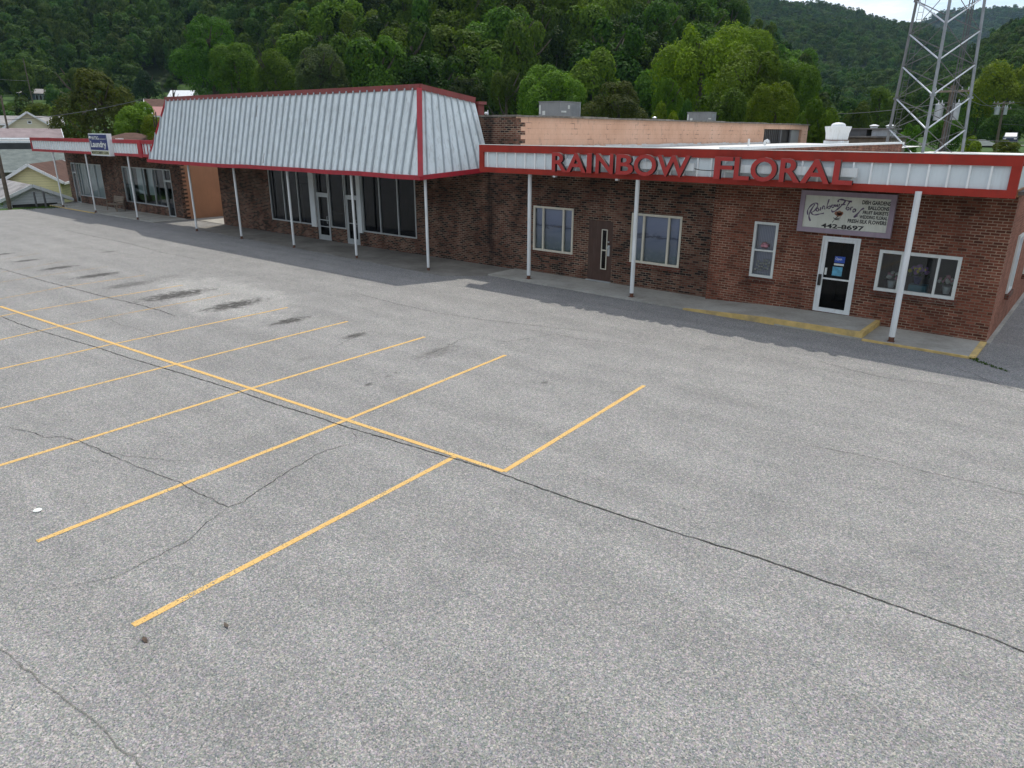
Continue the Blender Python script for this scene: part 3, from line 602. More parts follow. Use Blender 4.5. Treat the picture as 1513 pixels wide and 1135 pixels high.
# ---------------------------------------------------------------- vacant store with the ribbed mansard
Y0=22.2
S=thing('vacant_store','long vacant brick store with a big white ribbed metal mansard canopy and dark shop windows','store',(-29,22.2,0))
holes=[(-35.12,-31.5,.69,3.30),(-31.05,-30.05,.02,3.30),(-30.0,-28.8,.69,3.30),(-28.75,-27.82,.02,3.30),(-27.5,-23.85,.69,3.30)]
m=MB(); wall_front(m,-40.2,-18.2,-.05,5.74,Y0,holes); 
# toothed brick quoin returning on the side wall
for k in range(76):
    z=-.01+k*.075
    if k%4<2: m.quad((-18.196,Y0,z),(-18.196,Y0+.55,z),(-18.196,Y0+.55,z+.075),(-18.196,Y0,z+.075))
    else: m.quad((-18.196,Y0,z),(-18.196,Y0+.28,z),(-18.196,Y0+.28,z+.075),(-18.196,Y0,z+.075))
m.box(-31.49,-31.1,Y0-.05,Y0+.02,-.0,.6)
m.build('front_wall',M['brick_brown'],S)
def peach():
    m,nt,b=newmat('peach_painted_block'); p=wpos(nt); s=N(nt,'ShaderNodeSeparateXYZ'); ln(nt,p,s.inputs[0])
    c=N(nt,'ShaderNodeCombineXYZ'); ln(nt,s.outputs[1],c.inputs[0]); ln(nt,s.outputs[2],c.inputs[1])
    br=N(nt,'ShaderNodeTexBrick'); ln(nt,c.outputs[0],br.inputs[0]); br.inputs['Scale'].default_value=1; br.inputs['Brick Width'].default_value=.41; br.inputs['Row Height'].default_value=.205; br.inputs['Mortar Size'].default_value=.014
    n=noise(nt,p,.7,6,.65); base=ramp(nt,n,[(.25,(.54,.31,.20)),(.5,(.64,.39,.27)),(.75,(.70,.46,.34))])
    n2=noise(nt,p,1.6,7,.75); wear=ramp(nt,n2,[(.53,(0,0,0)),(.63,(.9,.9,.9))])
    col=mixc(nt,math_(nt,'MULTIPLY',br.outputs['Fac'],math_(nt,'ADD',.10,wear)),base,(.12,.085,.065))
    n3=noise(nt,mapping(nt,p,(1,1,.35)),2.2,7,.8); col=mixc(nt,ramp(nt,n3,[(.57,(0,0,0)),(.70,(.8,.8,.8))]),col,(.22,.17,.14))
    top=math_(nt,'MULTIPLY_ADD',s.outputs[2],4,-22.2,clamp=True); col=mixc(nt,math_(nt,'MULTIPLY',top,noise(nt,p,5,4,.7)),col,(.14,.12,.10))
    ln(nt,col,b.inputs['Base Color']); b.inputs['Roughness'].default_value=.85; return m
M['peach']=peach()
m=MB(); wall_side(m,-18.2,Y0,54.6,-.05,5.74,[(46.6,53.4,3.9,5.45)],.25); m.build('side_wall',M['peach'],S)
m=MB(); m.quad((-40.2,Y0,-.05),(-40.2,54.6,-.05),(-40.2,54.6,5.74),(-40.2,Y0,5.74)); m.quad((-40.2,54.6,-.05),(-18.2,54.6,-.05),(-18.2,54.6,5.74),(-40.2,54.6,5.74)); m.build('rear_wall',M['brick_brown'],S)
m=MB(); m.quad((-40.15,Y0+.05,5.45),(-18.25,Y0+.05,5.45),(-18.25,54.5,5.45),(-40.15,54.5,5.45)); m.build('roof',M['tar'],S)
m=MB(); m.box(-40.25,-18.12,Y0-.02,Y0+.22,5.743,5.81)
for k in range(16):   # slightly uneven coping stones
    a=Y0+.223+k*2.02; m.box(-18.42,-18.12,a,a+2.0,5.743,5.80+.012*((k*7)%3))
m.box(-40.25,-40.0,Y0+.223,54.6,5.743,5.80); m.build('coping',simple_noise('mossy_grey_coping',[(.3,(.10,.09,.075)),(.6,(.24,.22,.19)),(.8,(.33,.30,.26))],2.5),S)
# barred opening in the peach wall
m=MB(); m.quad((-18.44,46.6,3.9),(-18.44,53.4,3.9),(-18.44,53.4,5.45),(-18.44,46.6,5.45)); op=m.build('barred_opening',M['interior'],S)
m=MB()
for k in range(9): m.box(-18.33,-18.29,46.75+k*.33,46.79+k*.33,3.92,5.43)
m.box(-18.35,-18.27,49.6,49.85,3.91,5.44); m.box(-18.35,-18.27,51.4,51.6,3.91,5.44); absorb(op,m.build('bars',M['darksteel'],op))
m=MB(); m.quad((-18.36,51.6,3.92),(-18.36,53.35,3.92),(-18.36,53.35,5.43),(-18.36,51.6,5.43)); m.build('grey_board',M['hvac'],op)
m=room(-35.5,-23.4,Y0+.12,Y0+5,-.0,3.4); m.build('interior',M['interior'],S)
m=MB()   # a few things left inside behind the glass
m.box(-26.9,-25.1,25,25.7,.02,1.1); m.build('counter',M['interior_mid'],S); MB().box(-33.5,-32.2,24.6,25.3,.02,1.0).build('counter',M['interior_mid'],S); MB().box(-34.6,-34.2,23.6,24.0,.02,2.5).build('pillar',M['interior_mid'],S)
# glazed bays
for (a,b,mu) in ((-35.12,-31.5,(-33.86,-32.6)),(-27.5,-23.85,(-26.26,-25.03))):
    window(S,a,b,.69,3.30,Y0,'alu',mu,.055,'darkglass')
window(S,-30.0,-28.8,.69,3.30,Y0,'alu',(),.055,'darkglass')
for (a,b) in ((-31.05,-30.05),(-28.75,-27.82)):
    d=MB(); frame_rect(d,a,b,.02,3.30,Y0-.02,.05,.1); d.box(a+.05,b-.05,Y0-.017,Y0+.077,2.21,2.32); f=d.build('door_frame',M['alu'],S)
    pane(a+.05,b-.05,2.32,3.25,Y0+.05).build('transom_pane',M['darkglass'],f)
    d=MB(); frame_rect(d,a+.055,b-.055,.035,2.205,Y0+.0,.085,.05); d.box(a+.14,b-.14,Y0+.003,Y0+.047,.12,.27); d.box(a+.14,b-.14,Y0+.003,Y0+.047,.98,1.02)
    if a<-30:d.box(a+.14,b-.14,Y0+.003,Y0+.047,.66,.70)
    dr=d.build('door',M['alu'],S); pane(a+.1,b-.1,.1,2.15,Y0+.025).build('pane',M['darkglass'],dr)
    MB().tube((b-.2,Y0-.045,.85),(b-.2,Y0-.045,1.2),.014).tube((b-.2,Y0-.045,.87),(b-.2,Y0+.01,.87),.01).tube((b-.2,Y0-.045,1.18),(b-.2,Y0+.01,1.18),.01).build('handle',M['galv'],dr)
for (a,b) in ((-31.5,-31.1),(-27.8,-27.52)):
    MB().box(a,b,Y0-.09,Y0+.02,.62,3.3).build('white_pilaster',M['white'],S)
# mansard
EZ=3.66; EY=19.3; TY=20.08; TZ=6.72; XL0,XR0=-42.25,-20.42; XL1,XR1=-40.75,-21.12
YB=22.17; BZ=3.88; SX=-20.2; TYB=22.1; TZB=6.30
man=MB(); man.quad((XL0,EY,EZ),(XR0,EY,EZ-.02),(XR1,TY,TZ),(XL1,TY,TZ)); man.quad((XR0,EY,EZ-.02),(-19.45,YB,BZ),(SX,TYB,TZB),(XR1,TY,TZ))
man.quad((XL0,EY,EZ),(XL1,TY,TZ),(XL1,22.1,TZ),(XL0,22.15,EZ)); mo=man.build('mansard_cladding',M['cladding'],S)
def lerp(a,b,t): return tuple(a[i]+(b[i]-a[i])*t for i in range(3))
m=MB(); n=Vector((0,-3.06,.78)).normalized(); k=0; x=XL0+.25; rr=random.Random(4)
while x<XR0-.15:
    b0=Vector((x,EY,EZ)); t1=Vector((x,TY,TZ)); hb=1.0
    if x>XR1: f=(XR0-x)/(XR0-XR1); t1=b0.lerp(t1,f)
    if x<XL1: f=(x-XL0)/(XL1-XL0); t1=b0.lerp(t1,f)
    w=.028; h=.075; N3=n*h
    m.hexa([b0+Vector((-w,0,0)),b0+Vector((w,0,0)),b0+Vector((w,0,0))+N3,b0+Vector((-w,0,0))+N3,t1+Vector((-w,0,0)),t1+Vector((w,0,0)),t1+Vector((w,0,0))+N3,t1+Vector((-w,0,0))+N3]); x+=.4375
nb=Vector((1,-.25,.25)).normalized()
for k in range(8):
    f=(k+.75)/8.4; b0=Vector(lerp((XR0,EY,EZ-.02),(-19.45,YB,BZ),f)); t1=Vector(lerp((XR1,TY,TZ),(SX,TYB,TZB),f*.97)); w=Vector((0,.024,0)); N3=nb*.06
    m.hexa([b0-w,b0+w,b0+w+N3,b0-w+N3,t1-w,t1+w,t1+w+N3,t1-w+N3])
absorb(mo,m.build('standing_seams',M['ribshade'],S))
def bar(m,p0,p1,w,h,up=(0,0,1)):
    p0=Vector(p0);p1=Vector(p1);d=(p1-p0).normalized();u=Vector(up);s=d.cross(u).normalized()*w/2;u2=s.cross(d).normalized()*h/2
    m.hexa([p0-s-u2,p0+s-u2,p1+s-u2,p1-s-u2,p0-s+u2,p0+s+u2,p1+s+u2,p1-s+u2])
m=MB()
for x,f0,f1 in ((-36.4,.72,.88),(-35.55,.74,.9),(-31.9,.70,.86),(-30.2,.68,.88),(-29.35,.72,.9),(-36.8,.05,.2),(-35.9,.03,.24),(-30.9,.04,.18),(-29.8,.05,.26)):
    a=Vector(lerp((x,EY,EZ),(x,TY,TZ),f0))+n*.004; b=Vector(lerp((x,EY,EZ),(x,TY,TZ),f1))+n*.004; w=Vector((.022,0,0)); m.tri(a-w,a+w,b); m.quad(a-w*.3,a+w*.3,b+w,b-w*.4)
absorb(mo,m.build('rust_streaks',M['rust'],S))
# lower crimson trim, slightly dented segment by segment
m=MB(); rr=random.Random(9); px=[XL0-.05]; 
while px[-1]<XR0: px.append(min(XR0+.05,px[-1]+rr.uniform(1.6,2.6)))
prevz=EZ-.06
for a,b in zip(px[:-1],px[1:]):
    z1=EZ-.075+rr.uniform(-.03,.02); y1=EY-.05+rr.uniform(-.02,.02); 
    m.hexa([(a,EY-.06,prevz-.085),(b,y1-.01,z1-.085),(b,EY+.1,z1-.085),(a,EY+.1,prevz-.085),(a,EY-.05,prevz+.085),(b,y1,z1+.085),(b,EY+.1,z1+.085),(a,EY+.1,prevz+.085)]); prevz=z1
bar(m,(XR0+.0,EY,EZ-.09),(-19.45,YB,BZ-.07),.14,.17); m.build('lower_trim',M['crimson'],S)
m=MB(); bar(m,(XL1-.1,TY+.03,TZ+.05),(XR1+.05,TY+.03,TZ+.05),.16,.20); bar(m,(XR1,TY,TZ+.05),(SX,TYB,TZB+.05),.16,.20)
m.box(XL1,-34.3,TY-.055,TY-.048,TZ+.10,TZ+.11); m.build('ridge_trim',M['faded'],S)
m=MB(); bar(m,(XR0+.02,EY-.02,EZ-.06),(XR1+.02,TY-.04,TZ+.0),.20,.10,(1,-1,0)); m.build('corner_trim',M['crimson'],S); m=MB(); bar(m,(XL0,EY-.01,EZ-.06),(XL1,TY-.02,TZ),.12,.08,(1,1,0)); m.build('corner_trim',M['crimson'],S)
m=MB(); m.box(-20.45,-20.12,22.22,22.55,5.82,6.2); m.box(-20.5,-20.02,22.18,22.6,6.202,6.31); m.build('parapet_stub',M['faded'],S)
m=MB(); m.quad((XL0+.05,EY+.06,EZ-.12),(XR0-.05,EY+.06,EZ-.12),(-19.55,YB-.01,EZ-.0),(XL0+.1,YB-.01,EZ-.1)); m.quad((XL1,TY+.1,TZ+.1),(XR1,TY+.1,TZ+.1),(SX,22.1,TZB+.1),(XL1,22.1,TZB+.1)); m.build('soffit',M['soffit'],S)
m=MB(); m.box(-32.6,-31.8,20.3,20.5,EZ-.22,EZ-.14); m.build('strip_light',M['white'],S)
for x in (-38.7,-34.2,-29.65,-25.05,-20.62): post(S,x,19.72,EZ-.1,.02)

# ---------------------------------------------------------------- flower shop
F=thing('flower_shop','brick flower shop with a flat canopy edged in red and white panels','shop',(-10,22,0))
hb=[(-17.3,-15.43,.88,2.56),(-14.74,-13.72,.05,2.22),(-12.98,-11.07,.90,2.59)]
m=MB(); wall_front(m,-18.198,-9.94,-.05,3.86,22.195,hb); m.build('brown_brick_wall',M['brick_brown'],F)
hr=[(-8.55,-7.81,.98,2.66),(-6.49,-5.45,.21,2.41),(-4.92,-2.92,1.03,2.17)]
m=MB(); wall_front(m,-9.925,-2.0,-.05,3.86,22.0,hr); m.quad((-9.925,22.0,-.05),(-9.925,22.2,-.05),(-9.925,22.2,3.86),(-9.925,22.0,3.86)); m.build('red_brick_wall',M['brick_red'],F)
m=MB(); wall_side(m,-2.0,22.0,52,-.05,3.86,[(24.05,25.0,1.0,2.6),(28.0,29.0,1.0,2.6)]); m.quad((-18.1,52,-.05),(-2.0,52,-.05),(-2.0,52,3.86),(-18.1,52,3.86)); m.build('side_wall',M['brick_side'],F)
m=MB(); m.box(-9.99,-9.935,22.17,22.19,0.05,3.8); m.build('wall_joint',M['concrete'],F)
m=MB(); m.box(-18.19,-1.75,20.75,22.3,3.87,3.95); m.build('canopy_deck',M['soffit'],F)
m=MB(); m.quad((-18.18,22.4,4.50),(-10.1,22.4,4.40),(-10.1,51.9,4.50),(-18.18,51.9,4.60)); m.quad((-9.8,22.4,4.2),(-2.3,22.4,4.2),(-2.3,51.9,4.2),(-9.8,51.9,4.2))
m.quad((-18.19,20.75,4.71),(-2.05,20.75,4.71),(-2.05,22.4,4.36),(-18.19,22.4,4.51)); m.build('roof',M['membrane'],F)
m=MB(); m.quad((-10.08,22.5,3.9),(-10.08,44.8,3.9),(-10.08,44.8,4.70),(-10.08,22.5,4.70)); m.quad((-9.83,22.5,3.9),(-9.83,44.8,3.9),(-9.83,44.8,4.70),(-9.83,22.5,4.70)); m.quad((-10.08,44.8,3.9),(-9.83,44.8,3.9),(-9.83,44.8,4.7),(-10.08,44.8,4.7)); pw=m.build('fire_wall',M['brick_red'],F)
MB().box(-10.15,-9.76,22.45,44.9,4.702,4.79).build('white_coping',M['white'],pw)
m=MB(); rr=random.Random(3)
for k in range(56):
    a=22.6+k*.45; h=4.66+rr.uniform(-.02,.04)
    m.quad((-18.192,a,4.3),(-18.192,a+.45,4.3),(-18.192,a+.45,h+rr.uniform(-.02,.02)),(-18.192,a,h))
m.build('roof_flashing',M['membrane'],F)
# fascia band
FY=20.6
def fascia(parent,x0,x1,y,zb,zt,wt,wb,ws,red,pitch,ext_side=None,ribs='rib'):
    m=MB(); m.quad((x0+ws,y+.06,zb+wb),(x1-ws,y+.06,zb+wb),(x1-ws,y+.06,zt-wt),(x0+ws,y+.06,zt-wt)); pn=m.build('fascia_panel',M['panel'],parent)
    m=MB(); x=x0+ws+pitch*.45
    while x<x1-ws: m.box(x-.022,x+.022,y-.004,y+.058,zb+wb,zt-wt); x+=pitch
    absorb(pn,m.build('panel_ribs',M[ribs],pn))
    m=MB(); m.box(x0,x1,y-.02,y+.14,zt-wt,zt); m.box(x0,x1,y-.02,y+.14,zb,zb+wb); m.box(x0,x0+ws,y-.018,y+.138,zb+wb,zt-wt); m.box(x1-ws,x1,y-.018,y+.138,zb+wb,zt-wt)
    return m.build('fascia_trim',M[red],parent)
fascia(F,-18.62,-1.95,FY,3.80,4.75,.24,.18,.2,'red',.436)
MB().box(-18.62,-1.93,FY-.03,FY+.16,4.752,4.768).build('drip_edge',M['signwhite'],F)
m=MB(); m.quad((-1.98,FY+.14,3.98),(-1.98,30,3.98),(-1.98,30,4.52),(-1.98,FY+.14,4.52)); m.build('side_fascia_panel',M['panel'],F)
m=MB(); m.box(-2.1,-1.93,FY+.142,30,4.52,4.75); m.build('side_fascia_trim',M['red'],F)
m=MB(); m.box(-2.1,-1.93,FY+.142,30,3.82,3.98); m.build('side_fascia_lower_trim',paint('orange_brown_trim',(.30,.12,.03),.6,.2,3),F)
for x in (-15.2,-12.7): MB().box(x-.05,x+.05,FY+.0,FY+.12,3.74,3.80).build('fascia_clip',M['white'],F)
post(F,-16.44,20.85,3.87,.0,.07,.045); post(F,-11.95,20.66,3.87,.02,.07,.045); post(F,-3.93,20.42,3.87,.0,.075,.045)
# windows and doors
window(F,-17.3,-15.43,.88,2.56,22.195,'cream_frame',(-16.83,-15.89),.075,'glass',.02,'lilac_cur_reflection',.07,True,label='cream framed three part window left of the brown door')
window(F,-12.98,-11.07,.90,2.59,22.195,'cream_frame',(-12.5,-11.55),.075,'glass',.02,'lilac_cur_reflection',.07,True,label='cream framed three part window right of the brown door')
w=window(F,-8.55,-7.81,.98,2.66,22.0,'white_frame',(),.075,'glass',.05,'lace',None,True,label='narrow white sash window with lace curtain')
MB().box(-8.475,-7.885,21.983,22.075,1.78,1.83).build('sash_rail',M['white_frame'],w)
w=window(F,-4.92,-2.92,1.03,2.17,22.0,'white_frame',(-4.33,-3.44),.085,'glass',None,None,.06,True,label='wide white framed display window with flowers inside')
room(-5.0,-2.85,22.13,24.2,.9,2.4).build('interior',M['interior_mid'],F)
d=MB(); d.box(-14.74,-13.72,22.2,22.31,.05,2.22); 
dr=d.build('brown_door',M['brown_door'],F); dr['label']='brown solid door with a narrow upright glass slit'
m=MB(); frame_rect(m,-14.17,-13.93,.5,1.93,22.17,.03,.03); m.box(-14.14,-13.96,22.172,22.198,1.17,1.21); m.build('lite_frame',M['cream_frame'],dr); pane(-14.14,-13.96,.53,1.9,22.195).build('pane',M['darkglass'],dr)
m=MB(); m.box(-13.9,-13.81,22.17,22.2,1.0,1.38); m.tube((-13.86,22.17,1.3),(-13.86,22.12,1.3),.03); m.tube((-13.87,22.195,1.5),(-13.87,22.16,1.5),.03); m.build('handle',M['alu'],dr)
MB().box(-14.76,-13.7,22.1,22.3,.046,.075).build('threshold',M['alu'],dr)
d=MB(); frame_rect(d,-6.49,-5.45,.21,2.41,21.975,.05,.11); fr=d.build('door_frame',M['white'],F)
d=MB(); frame_rect(d,-6.435,-5.505,.225,2.355,21.99,.10,.05); d.box(-6.34,-5.6,21.993,22.037,1.17,1.215); d.box(-6.33,-5.6,21.96,21.985,2.27,2.34)
dr=d.build('glass_door',M['white'],F); dr['label']='white framed glass door with blue cards'; pane(-6.37,-5.57,.3,2.28,22.015).build('pane',M['darkglass'],dr)
MB().box(-6.45,-6.37,21.93,21.985,.98,1.30).build('pull_handle',M['black'],dr)
MB().box(-6.31,-6.25,22.0,22.01,1.30,1.5).build('lock_plate',M['white_frame'],dr)
m=MB(); m.box(-6.08,-5.8,22.003,22.010,1.68,1.86); cd=m.build('open_card',M['bluedoor'],dr); 
fit_text('Open',-6.06,-5.88,1.735,1.825,22.001,0,[M['signwhite']],'lettering',dr,.01)
MB().box(-6.08,-5.81,22.003,22.010,1.60,1.655).build('hours_strip',M['signwhite'],dr)
MB().box(-6.1,-5.83,22.003,22.010,1.30,1.56).build('poster',M['cyan'],dr)
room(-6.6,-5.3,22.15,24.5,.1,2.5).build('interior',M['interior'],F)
for (a,b) in ((24.05,25.0),(28.0,29.0)):
    m=MB(); 
    for (y0,y1,z0,z1) in ((a,b,1.0,1.08),(a,b,2.52,2.6),(a,a+.08,1.08,2.52),(b-.08,b,1.08,2.52)): m.box(-2.06,-1.95,y0,y1,z0,z1)
    sw=m.build('side_window',M['white_frame'],F); MB().quad((-2.05,a,1),(-2.05,b,1),(-2.05,b,2.6),(-2.05,a,2.6)).build('pane',M['lilac_cur_reflection'],sw); MB().box(-2.0,-1.9,a-.05,b+.05,.85,.99).build('window_sill',M['sill'],sw)

# roof pieces of the flower shop
def pipe_vent(x,y,z0,z1,lab,hook=True):
    m=MB(); m.tube((x,y,z0),(x,y,z1),.06,.06,10); t=thing('vent_pipe',lab,'vent pipe',(x,y,z0)); 
    if hook: m.tube((x,y,z1-.03),(x+.14,y,z1+.03),.06,.06,10).tube((x+.14,y,z1+.03),(x+.17,y,z1-.08),.06,.06,10)
    m.build('pipe',M['white'],t); return t
pipe_vent(-14.0,36.1,4.42,4.86,'white hooked vent pipe on the flat white roof in front of the barred opening')
pipe_vent(-16.0,39.0,4.4,4.92,'stubby white vent pipe on the flat roof left of the hooked one',False)
t=thing('roof_fan','round white roof exhaust fan with a domed cap on a square curb','roof fan',(-12.5,42.2,4.4))
m=MB(); m.box(-13.0,-12.0,41.7,42.7,4.40,4.85); m.build('curb',M['white'],t)
m=MB(); m.rings((-12.5,42.2,4.86),[(.50,0),(.55,.03),(.58,.35),(.66,.66),(.66,.70),(.40,.71)],28); m.build('housing',M['white'],t,smooth=False)
m=MB(); m.rings((-12.5,42.2,5.57),[(.36,0),(.36,.06),(.30,.13),(.16,.18),(.02,.19)],20); m.build('cap',M['white'],t,smooth=True)
m=MB(); m.rings((-12.5,42.2,4.852),[(.60,0),(.60,.035)],24); m.build('gasket',M['rust'],t)
# grey shed roofs beyond
t=thing('grey_shed','low weathered grey shed with patched flat roof between fan and lattice tower','shed',(-15,58,0))
MB().box(-17.5,-13.4,57.5,62,0,4.95).build('wall',M['wood'],t); MB().box(-17.7,-13.2,57.3,62.2,4.952,5.05).build('roof',M['tar'],t)
MB().box(-17.3,-15.2,58,60,5.052,5.5).build('upper_room',M['darksteel'],t); MB().box(-17.4,-13.6,57.9,61,5.503,5.58).build('upper_roof',M['tar'],t)
MB().box(-14.9,-13.7,58.2,60,5.052,5.5).build('light_room',M['galv'],t)
for i_,(x,y) in enumerate(((-14.9,58.6),(-13.9,58.9))):
    m=MB(); m.box(x-.2,x+.2,y-.2,y+.2,5.582,5.7); m.rings((x,y,5.7),[(.3,0),(.34,.05),(.1,.13)],12)
    m.build('roof_cap',M['white'],t)

def hvac(x0,x1,y0,y1,z0,z1,lab):
    t=thing('air_unit',lab,'air unit',((x0+x1)/2,(y0+y1)/2,z0),'packaged air units on the vacant store roof')
    m=MB(); m.box(x0,x1,y0,y1,z0+.08,z1-.03); m.box(x0+.05,x1-.05,y0+.05,y1-.05,z0,z0+.078); m.box(x0+.5*(x1-x0),x0+.505*(x1-x0),y0-.004,y0+.0,z0+.1,z1-.05); m.build('cabinet',M['hvac'],t)
    MB().box(x0-.03,x1+.03,y0-.03,y1+.03,z1-.028,z1).build('top_panel',M['hvac'],t)
    m=MB(); 
    for k in range(9): 
        yy=y0+(y1-y0)*(.55+k*.045); m.box(x1+.002,x1+.02,yy,yy+.015,z0+.15,z1-.1)
    m.box(x1+.002,x1+.03,y1-.06,y1,z0+.1,z1-.05); m.build('coil_guard',M['galv'],t)
    MB().box(x0+.2,x0+.36,y0-.008,y0-.002,z0+.45*(z1-z0),z0+.62*(z1-z0)).build('sticker',M['signwhite'],t)
    for b_ in ((x0+.02,x0+.1,y0-.008,y0-.002,.5,.85),(x1+.003,x1+.008,y0+.12,y0+.5,.55,.62),(x1+.003,x1+.008,y0+.62,y0+.76,.7,.85)): MB().box(*b_[:4],z0+b_[4]*(z1-z0),z0+b_[5]*(z1-z0)).build('sticker',M['signwhite'],t)
    return t
hvac(-21.6,-20.42,28,29.6,5.46,6.52,'nearer grey rooftop air unit seen at its corner behind the peach parapet')
hvac(-21.15,-19.85,41.9,43.0,5.46,6.37,'farther grey rooftop air unit flat to view behind the peach parapet')
m=MB(); m.tube((-21.2,24,5.4),(-21.2,24,6.05),.02); m.tube((-21.35,24,5.93),(-21.2,24,5.93),.05,.05,8); tag(m.build('roof_camera',M['white'],None,(-21.2,24,5.4)),'tiny white roof fitting on a mast beside the mansard stub','fitting')
m=MB(); m.tube((-18.6,33.4,5.4),(-18.6,33.4,5.88),.07,.07,10); m.rings((-18.6,33.4,5.86),[(.1,0),(.12,.04),(.05,.08)],10); tag(m.build('vent_stub',M['galv'],None,(-18.6,33.4,5.4)),'small round grey vent stub poking above the peach parapet','vent')

# ---------------------------------------------------------------- RAINBOW FLORAL letters
SG=thing('channel_letter_sign','big red raised letters reading RAINBOW FLORAL on the white fascia','sign',(-10.3,20.5,4.2))
LT=[('R',-15.09,-14.47),('A',-14.5,-13.71),('I',-13.68,-13.49),('N',-13.34,-12.68),('B',-12.57,-11.95),('O',-11.93,-11.15),('W',-11.13,-10.05),('F',-9.28,-8.73),('L',-8.68,-8.22),('O',-8.2,-7.46),('R',-7.38,-6.81),('A',-6.80,-6.05),('L',-5.98,-5.48)]
def thick(P,t):  # polygon helper in unit square via strokes, returns list of quads
    return P
for c,a,b in LT:
    z0,z1=3.95,4.56
    if c=='I': 
        m=MB(); m.box(a,b,20.31,20.43,z0,z1); o=m.build('letter',M['letter'],SG)
        o.data.materials.append(M['letter_side'])
        for p in o.data.polygons: p.material_index=0 if p.normal.y<-.9 else 1
        continue
    if c=='O': z0,z1=3.935,4.575
    fit_text(c,a,b,z0,z1,20.43,.12,[M['letter'],M['letter_side']],'letter',SG,.020)
MB().box(-14.6,-9.98,20.435,20.565,4.14,4.36).build('raceway',M['white'],SG); MB().box(-9.1,-5.43,20.435,20.565,4.14,4.36).build('raceway',M['white'],SG)
MB().path([(-9.98,20.5,4.2),(-9.8,20.52,4.17),(-9.5,20.53,4.16),(-9.2,20.5,4.18)],.012).build('cable',M['black'],SG)

# painted sign board
B=thing('painted_sign_board','cream board in a lilac frame with violet script and phone number over the glass door','sign',(-5.97,21.9,3.1))
x0,x1,z0,z1=-7.23,-4.70,2.50,3.66
m=MB(); frame_rect(m,x0,x1,z0,z1,21.86,.13,.12); m.build('frame',M['lilac'],B)
MB().box(x0+.13,x1-.13,21.90,21.96,z0+.13,z1-.13).build('board',M['signface'],B)
def SP(cx,cy):  # crop coordinates of the board -> board plane
    # solve p=tl+u*e1+v*e2
    dx,dy=cx-288,cy-113; e1=(1052,38);e2=(-55,427); det=e1[0]*e2[1]-e1[1]*e2[0]
    u=(dx*e2[1]-dy*e2[0])/det; v=(e1[0]*dy-e1[1]*dx)/det
    return (x0+.13+u*(x1-x0-.26), z1-.13-v*(z1-z0-.26))
m=MB(); YS=21.896
for w,pts in [(16,[(345,462),(325,400),(345,330),(385,262),(400,235)]),(14,[(310,378),(308,320),(345,260),(398,222),(435,228),(436,265),(400,318),(350,352)]),(13,[(352,350),(380,375),(420,375),(470,362),(520,352)]),
    (12,[(452,290),(432,290),(422,315),(440,328),(455,300),(458,322)]),(12,[(478,272),(474,318)]),(12,[(500,300),(505,262),(515,255),(528,270),(530,300)]),(12,[(585,165),(566,230),(556,285),(575,262),(600,255),(604,275),(575,290)]),
    (12,[(630,235),(615,255),(630,272),(650,255),(640,235)]),(12,[(662,230),(662,258),(680,250),(690,228),(690,255),(712,245),(715,222)]),
    (16,[(700,200),(705,172),(740,165),(800,178),(870,190)]),(15,[(790,180),(760,225),(710,275),(665,315),(628,328),(618,300)]),(12,[(735,232),(790,228)]),
    (12,[(850,180),(815,240),(795,290)]),(12,[(812,262),(800,285),(820,298),(838,280),(822,262)]),(12,[(850,302),(862,262),(882,262)]),(12,[(915,282),(888,290),(885,318),(905,318),(918,290),(915,318)]),
    (15,[(1020,270),(985,290),(940,345),(900,378),(905,385),(945,368)])]:
    stroke(m,[SP(*p) for p in pts],w*1.45/1052*(x1-x0-.26),YS)
m.build('script_lettering',M['violet'],B)
m=MB()
for cx,cy,r in ((680,345,26),(715,340,28),(745,345,22),(700,365,24),(728,362,24)):
    c=SP(cx,cy); rr_=r/1052*2.27; m.ngon([(c[0]+rr_*math.cos(t*math.pi/5),21.894,c[1]+rr_*math.sin(t*math.pi/5)) for t in range(10)])
m.build('painted_rose',M['rose'],B)
m=MB(); 
for w,pts in ((10,[(700,385),(665,420),(628,468)]),(9,[(640,405),(690,432)]),(9,[(660,428),(720,430)]),(9,[(665,425),(735,402)])): stroke(m,[SP(*p) for p in pts],w/1052*2.27,21.893)
m.build('painted_stem',M['ink'],B)
def st(s,l,t,r,b_,off=.0,mat='ink'):
    A_=SP(l,t);B_=SP(r,b_); fit_text(s,A_[0],B_[0],B_[1],A_[1],21.894,0,[M[mat]],'painted_words',B,off)
st('DISH GARDENS',1000,168,1330,232,.03); st('BALLOONS',1072,238,1312,296,.03); st('FRUIT BASKETS',1008,300,1305,356,.03); st('WEDDING FLORAL',968,358,1296,414,.03); st('FRESH SILK FLOWERS',826,412,1284,478,.03)
st('442-8697',490,482,1018,562,.03)

